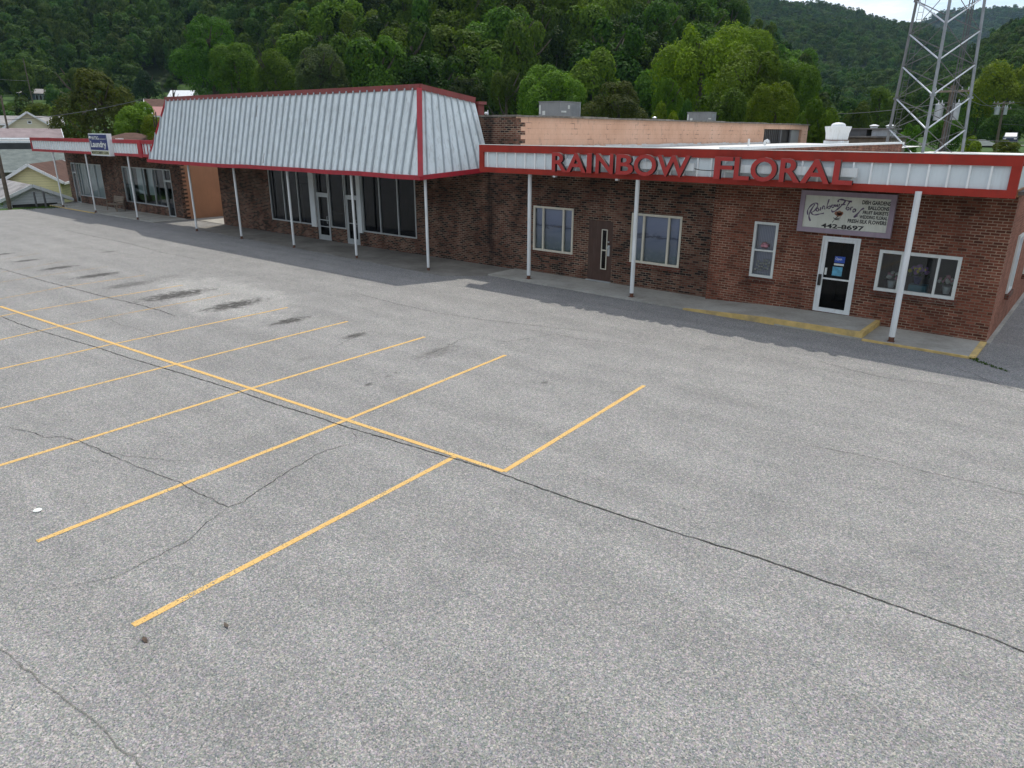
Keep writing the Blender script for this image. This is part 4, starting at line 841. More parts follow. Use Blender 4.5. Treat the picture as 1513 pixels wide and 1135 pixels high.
# flowers inside the display window
def bouquet(x,y,z,r,cols,seed,lab,potcol='blue',pot=True):
    t=thing('flower_arrangement',lab,'flowers',(x,y,z),'flowers in the display window'); rr=random.Random(seed)
    if pot: MB().rings((x,y,z),[(.07,0),(.11,.18),(.12,.2)],12).build('vase',M[potcol],t)
    for ci,cn in enumerate(cols):
        m=MB()
        for k in range(14):
            th=rr.uniform(0,6.28);ph=rr.uniform(.0,1.3); q=r*rr.uniform(.7,1.05); m.blob((x+q*math.sin(ph)*math.cos(th),y+q*math.sin(ph)*math.sin(th)*.6,z+.25+q*math.cos(ph)*.9),rr.uniform(.035,.06),rr.random(),4,6)
        m.build('blossoms',FL[cn],t)
    m=MB()
    for k in range(30):
        th=rr.uniform(0,6.28);ph=rr.uniform(0,1.7); q=r*rr.uniform(.5,1.15); c=Vector((x+q*math.sin(ph)*math.cos(th),y+q*math.sin(ph)*math.sin(th)*.6,z+.2+q*math.cos(ph)*.8)); m.tri(c,c+Vector((.05,.01,.05)),c+Vector((.0,.03,.1)))
    m.build('leaves',LEAF['midl'],t)
FL={'yellow':paint('yellow_petals',(.75,.62,.08),.6),'purple':paint('purple_petals',(.34,.18,.42),.6),'whitep':paint('white_petals',(.62,.60,.56),.6),'pink':paint('pink_petals',(.55,.25,.30),.6)}
bouquet(-3.93,22.36,1.28,.27,['purple','yellow','purple'],1,'purple and yellow flowers in the middle of the display window','teal' if 'teal' in M else 'blue')
bouquet(-3.2,22.4,1.1,.24,['whitep','pink'],2,'white and pink flowers at the right of the display window','white')
bouquet(-4.58,22.42,1.08,.2,['whitep','pink'],3,'pale flowers at the left of the display window','white')
m=MB(); m.box(-4.1,-3.65,22.2,22.55,.92,1.27); tag(m.build('display_box',paint('teal_box_paint',(.05,.20,.26),.6),None,(-3.9,22.4,.92)),'teal box under the purple and yellow flowers','box')
tag(MB().blob((-8.18,22.09,1.95),.13,3,5,8,.3,.7).build('silk_flower',FL['pink'],None,(-8.18,22.1,1.85)),'dusky round blossom in the upper pane of the narrow sash window','flowers')
m=MB()
for k in range(16): m.blob((-8.4+.45*((k*37)%16)/16,22.085,1.2+.35*((k*11)%7)/7),.04,k,4,6,.3)
tag(m.build('silk_flowers',FL['whitep'],None,(-8.18,22.1,1.2)),'pale silk flowers behind the narrow sash window','flowers')

# ---------------------------------------------------------------- laundry building
W=thing('laundry_building','brown brick laundry with a red and white fascia at the far left of the row','shop',(-53,22,0))
hl=[(-60.7,-59.95,.05,2.9),(-59.8,-55.5,.58,2.9),(-52.2,-46.4,.6,2.9),(-46.35,-45.5,.05,2.9)]
m=MB(); wall_front(m,-61.6,-44.5,-3,3.72,22.0,hl)
for k in range(14):
    z=.02+k*.24; m.quad((-44.493,22.0,z),(-44.493,22.0+.42,z),(-44.493,22.42,z+.12),(-44.493,22.0,z+.12)); m.quad((-44.493,22.0,z+.12),(-44.493,22.2,z+.12),(-44.493,22.2,z+.24),(-44.493,22.0,z+.24))
m.build('front_wall',M['brick_brown'],W)
m=MB(); m.quad((-44.5,22,-.1),(-44.5,48,-.1),(-44.5,48,4.0),(-44.5,22,4.0)); m.build('side_wall',paint('smooth_peach_render',(.50,.25,.14),.85,.08,1.2,(.35,.18,.10),.4),W)
m=MB(); m.quad((-61.6,22,-5),(-61.6,48,-5),(-61.6,48,4.0),(-61.6,22,4.0)); m.build('far_wall',M['brick_brown'],W)
m=MB(); m.quad((-61.6,20.4,4.3),(-44.4,20.4,4.3),(-44.4,48,4.3),(-61.6,48,4.3)); m.build('roof',M['tar'],W)
MB().box(-61.2,-41.6,19.9,22.0,3.80,3.88).build('soffit',M['soffit'],W)
LY=19.7
fascia(W,-60.85,-43.9,LY,3.74,4.66,.2,.15,.12,'crimson',.40); 
m=MB(); fo=MB(); fo.quad((-43.85,LY+.06,3.9),(-41.2,LY+.06,3.9),(-41.2,LY+.06,4.46),(-43.85,LY+.06,4.46)); fo.build('end_panel',M['panel'],W)
m.box(-43.85,-41.2,LY-.02,LY+.14,4.46,4.66); m.box(-43.85,-41.2,LY-.02,LY+.14,3.74,3.9); m.box(-44.15,-43.7,LY-.04,LY+.15,3.7,4.66)
for k in range(6): m.box(-43.5+k*.4,-43.47+k*.4,LY+.02,LY+.058,3.9,4.46)
m.build('end_trim',M['crimson'],W)
for x in (-57.55,-52.1,-46.05): post(W,x,19.86,3.8,.0,.05,.05)
frame_rect(d:=MB(),-60.7,-59.95,.05,2.9,21.98,.06,.1); d.box(-60.64,-60.01,21.983,22.077,2.15,2.25); dr=d.build('door',M['alu'],W); pane(-60.64,-60.0,.1,2.85,22.04).build('pane',M['glass'],dr)
window(W,-59.8,-55.5,.58,2.9,22.0,'alu',(-58.15,-56.65,-59.3),.06,'glass',.15,'pale_cur')
wb=window(W,-52.2,-46.4,.6,2.9,22.0,'alu',(-50.9,-49.4,-47.9),.06,'glass')
for a,b in ((-50.7,-49.6),(-49.2,-48.2)): pane(a,b,1.2,2.86,22.25).build('curtain',M['pale_cur'],wb)
pane(-52.1,-51.7,.6,2.86,22.25).build('curtain',M['pale_cur'],wb)
frame_rect(d:=MB(),-46.35,-45.5,.05,2.9,21.98,.06,.1); d.box(-46.29,-45.56,21.983,22.077,2.15,2.27); dr=d.build('door',M['alu'],W); pane(-46.3,-45.55,.1,2.85,22.04).build('pane',M['darkglass'],dr)
room(-61,-45.2,22.16,26,.05,2.95).build('interior',M['interior_mid'],W)
m=MB(); m.box(-60.5,-59.7,22.4,22.9,.1,1.5); m.box(-51,-47,24.5,25.4,.06,1.05); m.build('washing_machines',M['white'],W)
# laundry sign box
LS=thing('laundry_sign','blue and pale yellow box sign reading Laundry mounted on the red and white fascia','sign',(-49,19.5,3.7))
MB().box(-50.08,-47.38,19.44,19.69,3.70,4.98).build('cabinet',M['white'],LS)
a0,a1=-50.0,-47.5
MB().box(a0,a1,19.425,19.439,4.03,4.92).build('blue_face',M['blue'],LS); MB().box(a0+.05,a1,19.425,19.439,3.78,3.98).build('lower_face',M['signyellow'],LS)
fit_text('MAYTAG',a0+.42,a0+1.38,4.62,4.83,19.418,0,[M['signwhite']],'lettering',LS,.02); fit_text('Equipped',a0+1.4,a1-.1,4.62,4.72,19.418,0,[M['signwhite']],'lettering',LS,.0)
MB().blob((a0+.22,19.425,4.75),.09,2,4,8,.05).build('emblem',M['signwhite'],LS)
fit_text('Laundry',a0+.15,a1-.15,4.08,4.55,19.418,0,[M['signwhite']],'lettering',LS,.03)
fit_text('MONTGOMERY COIN',a0+.1,a1-.05,3.80,3.96,19.418,0,[M['ink']],'lettering',LS,.02)
m=MB(); m.box(-47.4,-47.0,19.9,20.2,4.66,4.72); tag(m.build('paper_scrap',M['signwhite'],None,(-47.2,20,4.66)),'small white scrap lying on the laundry canopy edge','litter')
# bench
bn=thing('park_bench','small worn slatted bench outside the laundry windows','bench',(-52.2,21.2,.05))
m=MB()
for k in range(4): m.box(-52.9,-51.5,20.95+k*.12,21.04+k*.12,.47,.50)
m.build('seat',M['wood'],bn)
m=MB()
for k in range(4): m.hexa([(-52.9,21.42+k*.025,.56+k*.11),(-51.5,21.42+k*.025,.56+k*.11),(-51.5,21.45+k*.025,.56+k*.11),(-52.9,21.45+k*.025,.56+k*.11),(-52.9,21.44+k*.025,.65+k*.11),(-51.5,21.44+k*.025,.65+k*.11),(-51.5,21.47+k*.025,.65+k*.11),(-52.9,21.47+k*.025,.65+k*.11)])
m.build('backrest',M['wood'],bn)
for x in (-52.95,-51.5):
    m=MB(); bar(m,(x,20.95,.05),(x,21.0,.66),.05,.05,(1,0,0)); bar(m,(x,21.5,.05),(x,21.4,.5),.05,.05,(1,0,0)); bar(m,(x,21.4,.5),(x,21.56,1.0),.05,.05,(1,0,0)); bar(m,(x,20.93,.68),(x,21.45,.68),.06,.04); m.build('end_frame',M['wood'],bn)
# ---------------------------------------------------------------- trees
def crown_mesh(name,seed,lobes,nleaf,leaf,mat,shape=(1,1,1),squash=.8,weep=0.0,core=True,spread=.70):
    """crown in unit box: x,y in -1..1, z 0..1 (base to top)"""
    want=nleaf; nleaf=int(nleaf*3.2); rr=np.random.RandomState(seed); cen=[];rad=[]
    for k in range(lobes):
        for _ in range(30):
            p=rr.uniform(-1,1,3)
            if shape=='mound' and np.hypot(p[0],p[1])<1: break
            if np.linalg.norm(p)<1: break
        h=(p[2]+1)/2; prof={'round':np.sin(np.pi*min(1,max(0,.12+.80*h)))**.6,'cone':1.05-.85*h,'tall':.9*np.sin(np.pi*(.15+.75*h))**.5,'mound':np.sqrt(max(.05,1-h*h*.95))}[shape if isinstance(shape,str) else 'round']
        r=rr.uniform(.15,.42)*(.75+.4*(1-h)); q=np.array([p[0]*spread*prof,p[1]*spread*prof,.16+.70*h]); cen.append(q); rad.append(r)
    cen.append(np.array([0,0,.42]));rad.append(.40)
    cen=np.array(cen);rad=np.array(rad); w=rad**2; w/=w.sum()
    idx=rr.choice(len(rad),nleaf,p=w); d=rr.normal(size=(nleaf,3)); d/=np.linalg.norm(d,axis=1)[:,None]
    d[:,2]=np.where((d[:,2]<-.35)&(rr.rand(nleaf)<.7),-d[:,2],d[:,2])
    # gather the leaves into tufts
    ncl=max(60,nleaf//16); pick=rr.randint(0,ncl,nleaf); idx=idx[:ncl][pick]; d0=d[:ncl][pick]; d=d0+rr.normal(0,.16,(nleaf,3)); d/=np.linalg.norm(d,axis=1)[:,None]
    rj=(1-np.abs(rr.normal(0,.13,ncl)))[pick]*(1+rr.normal(0,.05,nleaf))
    pos=cen[idx]+d*rad[idx,None]*rj[:,None]*np.array([1,1,.62*squash/.8])
    # drop leaves deep inside other lobes
    keep=np.ones(nleaf,bool)
    for c,r in zip(cen,rad):
        q=(pos-c)/np.array([1,1,.62*squash/.8]); keep&=~(np.linalg.norm(q,axis=1)<r*.72)
    sel=np.where(keep)[0][:want]; pos=pos[sel];d=d[sel];idx=idx[sel];pick=pick[sel]; n=len(pos)
    if weep: pos[:,2]-=weep*np.hypot(pos[:,0],pos[:,1])**2
    m_=np.percentile(np.abs(pos[:,:2]),98.5); pos[:,:2]/=max(m_,1e-3); zmin,zmax=np.percentile(pos[:,2],1),pos[:,2].max(); pos[:,2]=(pos[:,2]-zmin)/(zmax-zmin)
    nrm=d+rr.normal(0,.45,(n,3)); nrm[:,2]+=.25; nrm/=np.linalg.norm(nrm,axis=1)[:,None]
    a=np.cross(nrm,rr.normal(size=(n,3))); a/=np.linalg.norm(a,axis=1)[:,None]; b=np.cross(nrm,a)
    s=leaf*rr.uniform(.6,1.25,n)[:,None]; asp=rr.uniform(.45,.9,n)[:,None]
    bend=nrm*s*.35
    zc=np.array([1,1,.55]); a=a*zc; b=b*zc; bend=bend*zc
    P=np.stack([pos-a*s,pos-b*s*asp-bend*.3,pos+a*s,pos+b*s*asp-bend*.3],1).reshape(-1,3)
    me=bpy.data.meshes.new(name); me.vertices.add(4*n); me.vertices.foreach_set('co',P.reshape(-1)); me.loops.add(4*n); me.loops.foreach_set('vertex_index',np.arange(4*n)); me.polygons.add(n)
    me.polygons.foreach_set('loop_start',np.arange(0,4*n,4)); me.polygons.foreach_set('loop_total',np.full(n,4)); me.update()
    lob=rr.rand(len(rad)); tone=np.clip(.35*lob[idx]+.35*rr.rand(ncl)[pick]+.3*rr.rand(n),0,1)
    at=me.attributes.new('tone','FLOAT','FACE'); at.data.foreach_set('value',tone.astype(np.float32))
    me.materials.append(mat); me.validate(); return me
def trunk_mesh(name,seed,h=1.0,limbs=6):
    rr=random.Random(seed); m=MB(); p=Vector((0,0,0)); prev=p; r=.035
    for k in range(5):
        q=Vector((rr.uniform(-.03,.03),rr.uniform(-.03,.03),(k+1)*.16)); m.tube(prev,q,r,r*.82,8,False); r*=.82; prev=q
    for k in range(limbs):
        z=rr.uniform(.3,.72); t=rr.uniform(0,6.28); L=rr.uniform(.16,.30); a=Vector((0,0,z)); mid=a+Vector((math.cos(t)*L*.5,math.sin(t)*L*.5,.08)); e=mid+Vector((math.cos(t+.3)*L*.4,math.sin(t+.3)*L*.4,.12))
        m.tube(a,mid,.015,.010,6,False).tube(mid,e,.010,.004,6,False)
    me=bpy.data.meshes.new(name); me.from_pydata(m.v,[],m.f); me.materials.append(M['bark']); return me
CM={}
def crown_for(v,tone):
    k=(v,tone)
    if k in CM: return CM[k]
    spec={'A':('round',17,17000,.030,.8,0),'B':('round',9,12000,.036,.9,0),'C':('mound',26,14000,.030,.9,0),'D':('tall',18,13000,.037,.8,0),'E':('tall',20,13000,.034,.75,.1),'F':('round',26,18000,.028,.8,.05),'G':('round',24,17000,.030,.7,.18),'H':('mound',16,12000,.036,.8,.05)}[v]
    CM[k]=crown_mesh('tree_crown',hash(v)%1 + ord(v)*7+len(tone),spec[1],spec[2],spec[3],LEAF[tone],spec[0],spec[4],spec[5]); return CM[k]
TM=[trunk_mesh('tree_trunk',k) for k in range(3)]
def tree(x,y,ztop,r,ch,me,lab,cat='tree',group=None,rz=0,name='tree',zb=None,ti=0):
    zb=terr1(x,y) if zb is None else zb
    t=thing(name,lab,cat,(x,y,zb-.2),group,rz)
    c=bpy.data.objects.new('crown',me); COL.objects.link(c); c.parent=t; base=ztop-ch; c.location=(0,0,base-(zb-.2)); c.scale=(r,r,ch)
    k=bpy.data.objects.new('trunk',TM[ti%3]); COL.objects.link(k); k.parent=t; hh=max(2.0,(base+ch*.75)-(zb-.2)); k.scale=(hh*.9,hh*.9,hh/.8*.95)
    return t
hx=[]
for i,(v,x,y,zt,r,ch,tone,lab) in enumerate(HEROES):
    ch=min(ch*1.0,max(3,zt-terr1(x,y)-.3)) if v!='H' else max(2,zt-terr1(x,y))
    if lab.startswith('small dark bush'): ch=2*r*.8
    bush=('bush' in lab or 'shrub' in lab or 'mound' in lab)
    tree(x,y,zt,r*1.06,ch,crown_for(v,tone),lab,'bush' if bush else 'tree',None,rz=(i*1.7)%6.28,name='bush' if bush else 'tree',ti=i); hx.append((x,y,r))
# hillside forest: nearest ones as single trees
rr=np.random.RandomState(11)
cand=[]
def scatter(azr,Dr,sp,which,out_):
    a0,a1=azr; D=Dr[0]
    while D<Dr[1]:
        step=np.degrees(sp/D)
        for a in np.arange(a0,a1,step):
            aa=a+rr.uniform(-.42,.42)*step; dd=D+rr.uniform(-.42,.42)*sp
            out_.append((dd*math.sin(math.radians(aa)),dd*math.cos(math.radians(aa)),dd,aa))
        D+=sp*.92
scatter((-90,-20),(110,470),8.3,1,cand)
C_=np.array(cand); T_=terrain(C_[:,0],C_[:,1],True); Zt=T_[0]; on1=(T_[2]>T_[1]+.0)&(Zt>T_[1]-.5)
elev=(Zt+9-5.2)/C_[:,2]; el0=(Zt-5.2)/C_[:,2]
ok=on1&(el0<.205)
# clearing on the slope
clr=(C_[:,3]>-65.5)&(C_[:,3]<-61.2)&(C_[:,2]<300)
ok&=~clr
near=[(C_[i,2],C_[i,0],C_[i,1],Zt[i],C_[i,3]) for i in range(len(C_)) if ok[i] and all((C_[i,0]-h[0])**2+(C_[i,1]-h[1])**2>(h[2]*.6)**2 for h in hx)]
# edge trees standing at the foot of the left hill between town and forest
near.sort()
print('near hillside candidates',len(near))
HV=[crown_mesh('tree_crown',200+k,[11,14,9,13,12,10][k],[9500,10500,9000,10000,10500,9500][k],.044,LEAF[['mid','midl','mid','dark','midl','mid'][k]],['round','tall','round','tall','round','tall'][k],.8,[0,0,.1,.05,.1,0][k]) for k in range(6)]
def put(obj_me,x,y,z,r,h,rz,i):
    t=bpy.data.objects.new('forest_tree',None); COL.objects.link(t); t.location=(x,y,z-.2); t.rotation_euler=(0,0,rz)
    tag(t,'green tree standing in the closed forest on the hillside behind the shops','tree','trees in the hillside forest')
    c=bpy.data.objects.new('crown',obj_me); COL.objects.link(c); c.parent=t; c.location=(0,0,h*.22); c.scale=(r,r,h*.82)
    k=bpy.data.objects.new('trunk',TM[i%3]); COL.objects.link(k); k.parent=t; k.scale=(h,h,h)
    return t
NI=245
proto=None
for i,(D,x,y,z,a) in enumerate(near[:NI]):
    r=rr.uniform(4.2,7.0); h=rr.uniform(11,18)
    put(HV[rr.randint(6)],x,y,z,r,h,rr.uniform(0,6.28),i)
stuffpts=[(x,y,z,rr.uniform(4.0,6.6),rr.uniform(10,15)) for (D,x,y,z,a) in near[NI:]]

def forest_stuff(name,pts,meshes):
    me=bpy.data.meshes.new(name+'_points'); me.from_pydata([(p[0],p[1],p[2]) for p in pts],[],[])
    n=len(pts); r_=np.random.RandomState(len(name))
    for an,arr in (('sx',[p[3] for p in pts]),('sz',[p[4] for p in pts]),('rz',r_.uniform(0,6.28,n)),('kind_id',r_.randint(0,len(meshes),n))):
        at=me.attributes.new(an,'FLOAT','POINT'); at.data.foreach_set('value',np.array(arr,dtype=np.float32))
    o=bpy.data.objects.new(name,me); COL.objects.link(o)
    ng=bpy.data.node_groups.new(name+'_nodes','GeometryNodeTree'); ng.interface.new_socket('Geometry',in_out='INPUT',socket_type='NodeSocketGeometry'); ng.interface.new_socket('Geometry',in_out='OUTPUT',socket_type='NodeSocketGeometry')
    gi=ng.nodes.new('NodeGroupInput');go=ng.nodes.new('NodeGroupOutput'); jn=ng.nodes.new('GeometryNodeJoinGeometry')
    def att(nm):
        a=ng.nodes.new('GeometryNodeInputNamedAttribute'); a.data_type='FLOAT'; a.inputs['Name'].default_value=nm; return a.outputs['Attribute']
    sx=att('sx');sz=att('sz');rz=att('rz');kd=att('kind_id')
    cs=ng.nodes.new('ShaderNodeCombineXYZ'); ng.links.new(sx,cs.inputs[0]);ng.links.new(sx,cs.inputs[1]);ng.links.new(sz,cs.inputs[2])
    cr=ng.nodes.new('ShaderNodeCombineXYZ'); ng.links.new(rz,cr.inputs[2])
    for k,src in enumerate(meshes):
        cmp_=ng.nodes.new('FunctionNodeCompare'); cmp_.data_type='FLOAT'; cmp_.operation='EQUAL'; ng.links.new(kd,cmp_.inputs[0]); cmp_.inputs[1].default_value=float(k); cmp_.inputs['Epsilon'].default_value=.1
        oi=ng.nodes.new('GeometryNodeObjectInfo'); oi.inputs['Object'].default_value=src; oi.inputs['As Instance'].default_value=True
        ip=ng.nodes.new('GeometryNodeInstanceOnPoints'); ng.links.new(gi.outputs[0],ip.inputs['Points']); ng.links.new(cmp_.outputs[0],ip.inputs['Selection']); ng.links.new(oi.outputs['Geometry'],ip.inputs['Instance'])
        ng.links.new(cs.outputs[0],ip.inputs['Scale']); ng.links.new(cr.outputs[0],ip.inputs['Rotation']); ng.links.new(ip.outputs[0],jn.inputs[0])
    ng.links.new(jn.outputs[0],go.inputs[0])
    md=o.modifiers.new('forest','NODES'); md.node_group=ng; tag(o,kind='stuff'); return o
# prototypes used for the far forest are the crowns of two real trees standing at the far forest edge
FV=[]
for k in range(3):
    me=crown_mesh('tree_crown',300+k,[10,13,8][k],2600,.070,LEAF['far'],['round','round','tall'][k],.9,0)
    a=[-33.5,-31,-28.6][k]; D=[372,368,376][k]; x=D*math.sin(R_(a));y=D*math.cos(R_(a)); z=terr1(x,y)
    t=thing('forest_tree',['left','middle','right'][k]+'most of three trees at the foot of the distant valley forest','tree',(x,y,z-.2),'trees at the foot of the distant forest')
    c=bpy.data.objects.new('crown',me); COL.objects.link(c); c.parent=t; c.location=(0,0,1.5); c.scale=(5,5,9)
    q=bpy.data.objects.new('trunk',TM[k]); COL.objects.link(q); q.parent=t; q.scale=(8,8,8)
    # a plain copy at unit scale carries the instancing shape
    FV.append(c)
def ridge_pts(azr,Dr,sp,ri,rs=(4.5,7),hs=(8,12),elmax=.22):
    L=[]; scatter(azr,Dr,sp,ri,L); C=np.array(L); T=terrain(C[:,0],C[:,1],True); z=T[0]
    okk=((z-5.2)/C[:,2]<elmax)&(z>T[1]+1.0)
    if ri==2: okk&=(T[3]>=z-12)
    if ri==3: okk&=(T[4]>=z-12)
    if ri==4: okk&=(T[5]>=z-12)
    # keep only points not hidden behind a nearer crest along their own bearing
    keep=[]
    for i in np.where(okk)[0]:
        keep.append((C[i,0],C[i,1],z[i],rr.uniform(*rs),rr.uniform(*hs)))
    return keep
P2=ridge_pts((-47,-7),(385,1330),10.5,2); P3=ridge_pts((-24,-5),(1500,2430),19,3,(9,13),(13,18)); P4=ridge_pts((-20,2),(188,600),8.2,4,(4.2,6.5),(8,13))
# valley trees between the lot and the hills
VL=[]; L=[]; scatter((-34,-3),(135,380),9,0,L)
for (x,y,D,a) in L:
    T=terrain([x],[y],True)
    if T[0][0]<T[1][0]+1.5 and rr.rand()<.6 and not (a>-12 and D<180): VL.append((x,y,float(T[0][0]),rr.uniform(3.2,5.2),rr.uniform(5,9)))
L=[]; scatter((-76,-52),(100,285),10,0,L); cl=[]
for (x,y,D,a) in L:
    T=terrain([x],[y],True)
    if T[0][0]<T[1][0]+1.5 and rr.rand()<.30 and D>150 and not(-66<a<-60.5) : VL.append((x,y,float(T[0][0]),rr.uniform(2.6,4.2),rr.uniform(4,6.5)))
print('stuff',len(stuffpts),len(P2),len(P3),len(P4),len(VL))
for o_ in FV: pass
class _U: pass
# unit-scale sources: crown objects report geometry in their own local space
forest_stuff('hillside_forest',[(x,y,z+1.5,r,h*.85) for x,y,z,r,h in stuffpts],FV)
forest_stuff('mountain_forest',[(x,y,z-1,r,h) for x,y,z,r,h in P2],FV)
forest_stuff('distant_ridge_forest',[(x,y,z-1,r,h) for x,y,z,r,h in P3],FV)
forest_stuff('right_ridge_forest',[(x,y,z-.5,r,h) for x,y,z,r,h in P4],FV)
forest_stuff('valley_trees',[(x,y,z-.3,r,h) for x,y,z,r,h in VL],FV)

# weeds at the corner kerb and lot edge
m=MB(); rw=random.Random(5)
for k in range(420):
    t=rw.random()
    if k<110: x,y=-1.95+t*.75+rw.gauss(0,.03),20.05-t*.5+rw.gauss(0,.03); h=.05
    elif k<180: x,y=-2+rw.gauss(0,.05),20.2+rw.gauss(0,.05); h=.06
    else: x,y=-59.2+rw.uniform(0,2.2),17.5+t*3+rw.gauss(0,.15); h=.16
    a=rw.uniform(0,6.28); m.tri((x,y,.004),(x+.03*math.cos(a),y+.03*math.sin(a),.004),(x+rw.gauss(0,.02),y+rw.gauss(0,.02),h*rw.uniform(.5,1.2)))
tag(m.build('weeds',LEAF['midl']),kind='stuff')

# ---------------------------------------------------------------- lattice tower
T=thing('lattice_tower','tall galvanised three legged lattice tower behind the flower shop','tower',(-9.7,49.5,0))
def leg(k,z):
    return [Vector((-12.18+.039*z,50.6+.006*z,z)),Vector((-9.12-.008*z,46.55+.022*z,z)),Vector((-7.78-.048*z,51.42-.01*z,z))][k]
for k in range(3):
    m=MB(); m.tube(leg(k,0),leg(k,27),.085,.07,12)
    for j in range(5): z=.2+5.25*j+1.75; m.tube(leg(k,z-.06),leg(k,z+.06),.15,.15,12)
    m.build('leg',M['tower'] if k else M['towerleft'],T)
zs=[.2+1.75*j for j in range(15)]
for (a,b) in ((0,1),(1,2),(2,0)):
    for j in range(14):
        m=MB(); m.tube(leg(a,zs[j+1]) if a==0 else leg(a,zs[j]),leg(b,zs[j]) if a==0 else leg(b,zs[j+1]),.04 if a<2 else .026,.04 if a<2 else .026,8)
        m.build('brace',M['galv' if a<2 else 'darksteel'],T)
    m=MB()
    for j in range(14): m.tube(leg(b,zs[j+1]) if a==0 else leg(b,zs[j]),leg(a,zs[j]) if a==0 else leg(a,zs[j+1]),.020,.020,6)
    m.build('counter_brace',M['darksteel'],T)
m=MB()
for s in (.22,.5): 
    for j in range(26): m.tube(leg(0,j)+Vector((s,-.1,0)),leg(0,j+1)+Vector((s,-.1,0)),.015,.015,5)
for j in range(70): z=.3+j*.36; m.tube(leg(0,z)+Vector((.22,-.1,0)),leg(0,z)+Vector((.5,-.1,0)),.012,.012,5)
m.build('ladder',M['darksteel'],T)
m=MB()
for j in range(26):
    for s in (0,.14,.24): m.tube(Vector((-9.25+s-.0*j,52.2,j)),Vector((-9.25+s,52.2,j+1)),.035,.035,6)
m.build('cable_run',M['darksteel'],T)
# ---------------------------------------------------------------- utility poles
def upole(x,y,z0,z1,lab,tilt=0,r=.14,arm=None,tr=(),group=None):
    t=thing('utility_pole',lab,'utility pole',(x,y,z0),group)
    MB().tube((x,y,z0),(x+tilt,y,z1),r,r*.75,10).build('pole',M['pole'],t)
    if arm:
        for (zz,w) in arm:
            m=MB(); m.box(x+tilt-w,x+tilt+w,y-.16,y-.05,zz-.06,zz+.06); a=m.build('crossarm',M['wood'],t)
            m=MB()
            for q in (-.9,-.55,.55,.9): m.tube((x+tilt+q*w,y-.1,zz+.06),(x+tilt+q*w,y-.1,zz+.24),.04,.02,8)
            m.build('insulators',M['galv'],a)
    for (dx,zz,rad,hh) in tr:
        m=MB(); m.rings((x+tilt+dx,y-.1,zz-hh/2),[(rad*.95,0),(rad,.03),(rad,hh-.05),(rad*1.03,hh-.04),(rad*.9,hh)],16); c=m.build('transformer',M['galv'],t)
        m=MB(); 
        for q in (-.1,.1): m.tube((x+tilt+dx+q,y-.1,zz+hh/2),(x+tilt+dx+q,y-.1,zz+hh/2+.22),.035,.02,8)
        m.build('bushings',M['white'],c)
    return t
upole(-9.75,55.2,0,8.1,'old utility pole carrying two big grey transformers behind the lattice tower',-.05,.17,[(7.75,1.0)],[(-.52,6.52,.25,1.0),(.40,6.55,.25,1.0)])
upole(-13.45,109.2,2,9.0,'tall utility pole at the right with a small transformer at its head',-.2,.17,[(8.75,1.1),(8.1,.9)],[(-.5,7.9,.28,.9),(.35,7.9,.2,.9)])
upole(-8.2,112,2.5,8.2,'thin dark utility pole near the right edge beside the parked dark car',0,.08)
upole(-59.57,17.18,-4,6.2,'weathered wooden utility pole at the left end of the parking lot',0,.15)
upole(-100.5,30.5,-2,8.8,'wooden utility pole in front of the cream gabled house',0,.13)
upole(-233,78,9,23,'thin utility pole beside the blue grey house on the slope',-.8,.16)
upole(-205,49,8,18.5,'utility pole pair at the left edge above the cream house',-.3,.16,[(17.8,1.4)])
def wire(a,b,sag,lab,r=.02,ball=None):
    a=Vector(a);b=Vector(b);pts=[]
    for k in range(25):
        t=k/24;p=a.lerp(b,t);p.z-=sag*4*t*(1-t);pts.append(p)
    m=MB().path(pts,r,5)
    o=m.build('overhead_wire',M['darksteel'],None,tuple(a)); tag(o,lab,'wire','overhead wires'); 
    if ball: p=pts[ball]; tag(MB().blob(p,.10,1,5,8,.02).build('marker_ball',M['white'],None,tuple(p)),'small white ball on the wire in front of the big olive brown tree','marker ball')
wire((-9.75,55.1,7.9),(-13.6,109.1,8.9),.7,'wire running from the transformer pole to the tall pole at the right')
wire((-8.9,55.1,7.9),(-12.8,109.1,8.9),.9,'second wire running from the transformer pole to the tall pole at the right')
wire((-13.6,109.1,8.9),(18,124,10.3),1.0,'upper wire leaving the tall right pole toward the right edge')
wire((-13.6,109.1,8.2),(18,124,9.5),1.0,'lower wire leaving the tall right pole toward the right edge')
wire((-9.8,55.1,7.1),(-44,118,9.0),.8,'wire crossing the dark valley trees left of the tower',.025)
wire((-13.5,109,6.4),(20,112,6.2),.5,'low wire crossing behind the parked dark car')
wire((-7.8,51.4,4.9),(18,110,4.4),.3,'guy wire running right from the right tower leg')
wire((-100.7,30.5,6.2),(-78,36.4,8.2),.35,'wire across the big olive brown tree left of the laundry sign',.03,16)
wire((-205,49,17.6),(-233,78,17.5),.6,'wire between the two left poles above the cream house',.04)

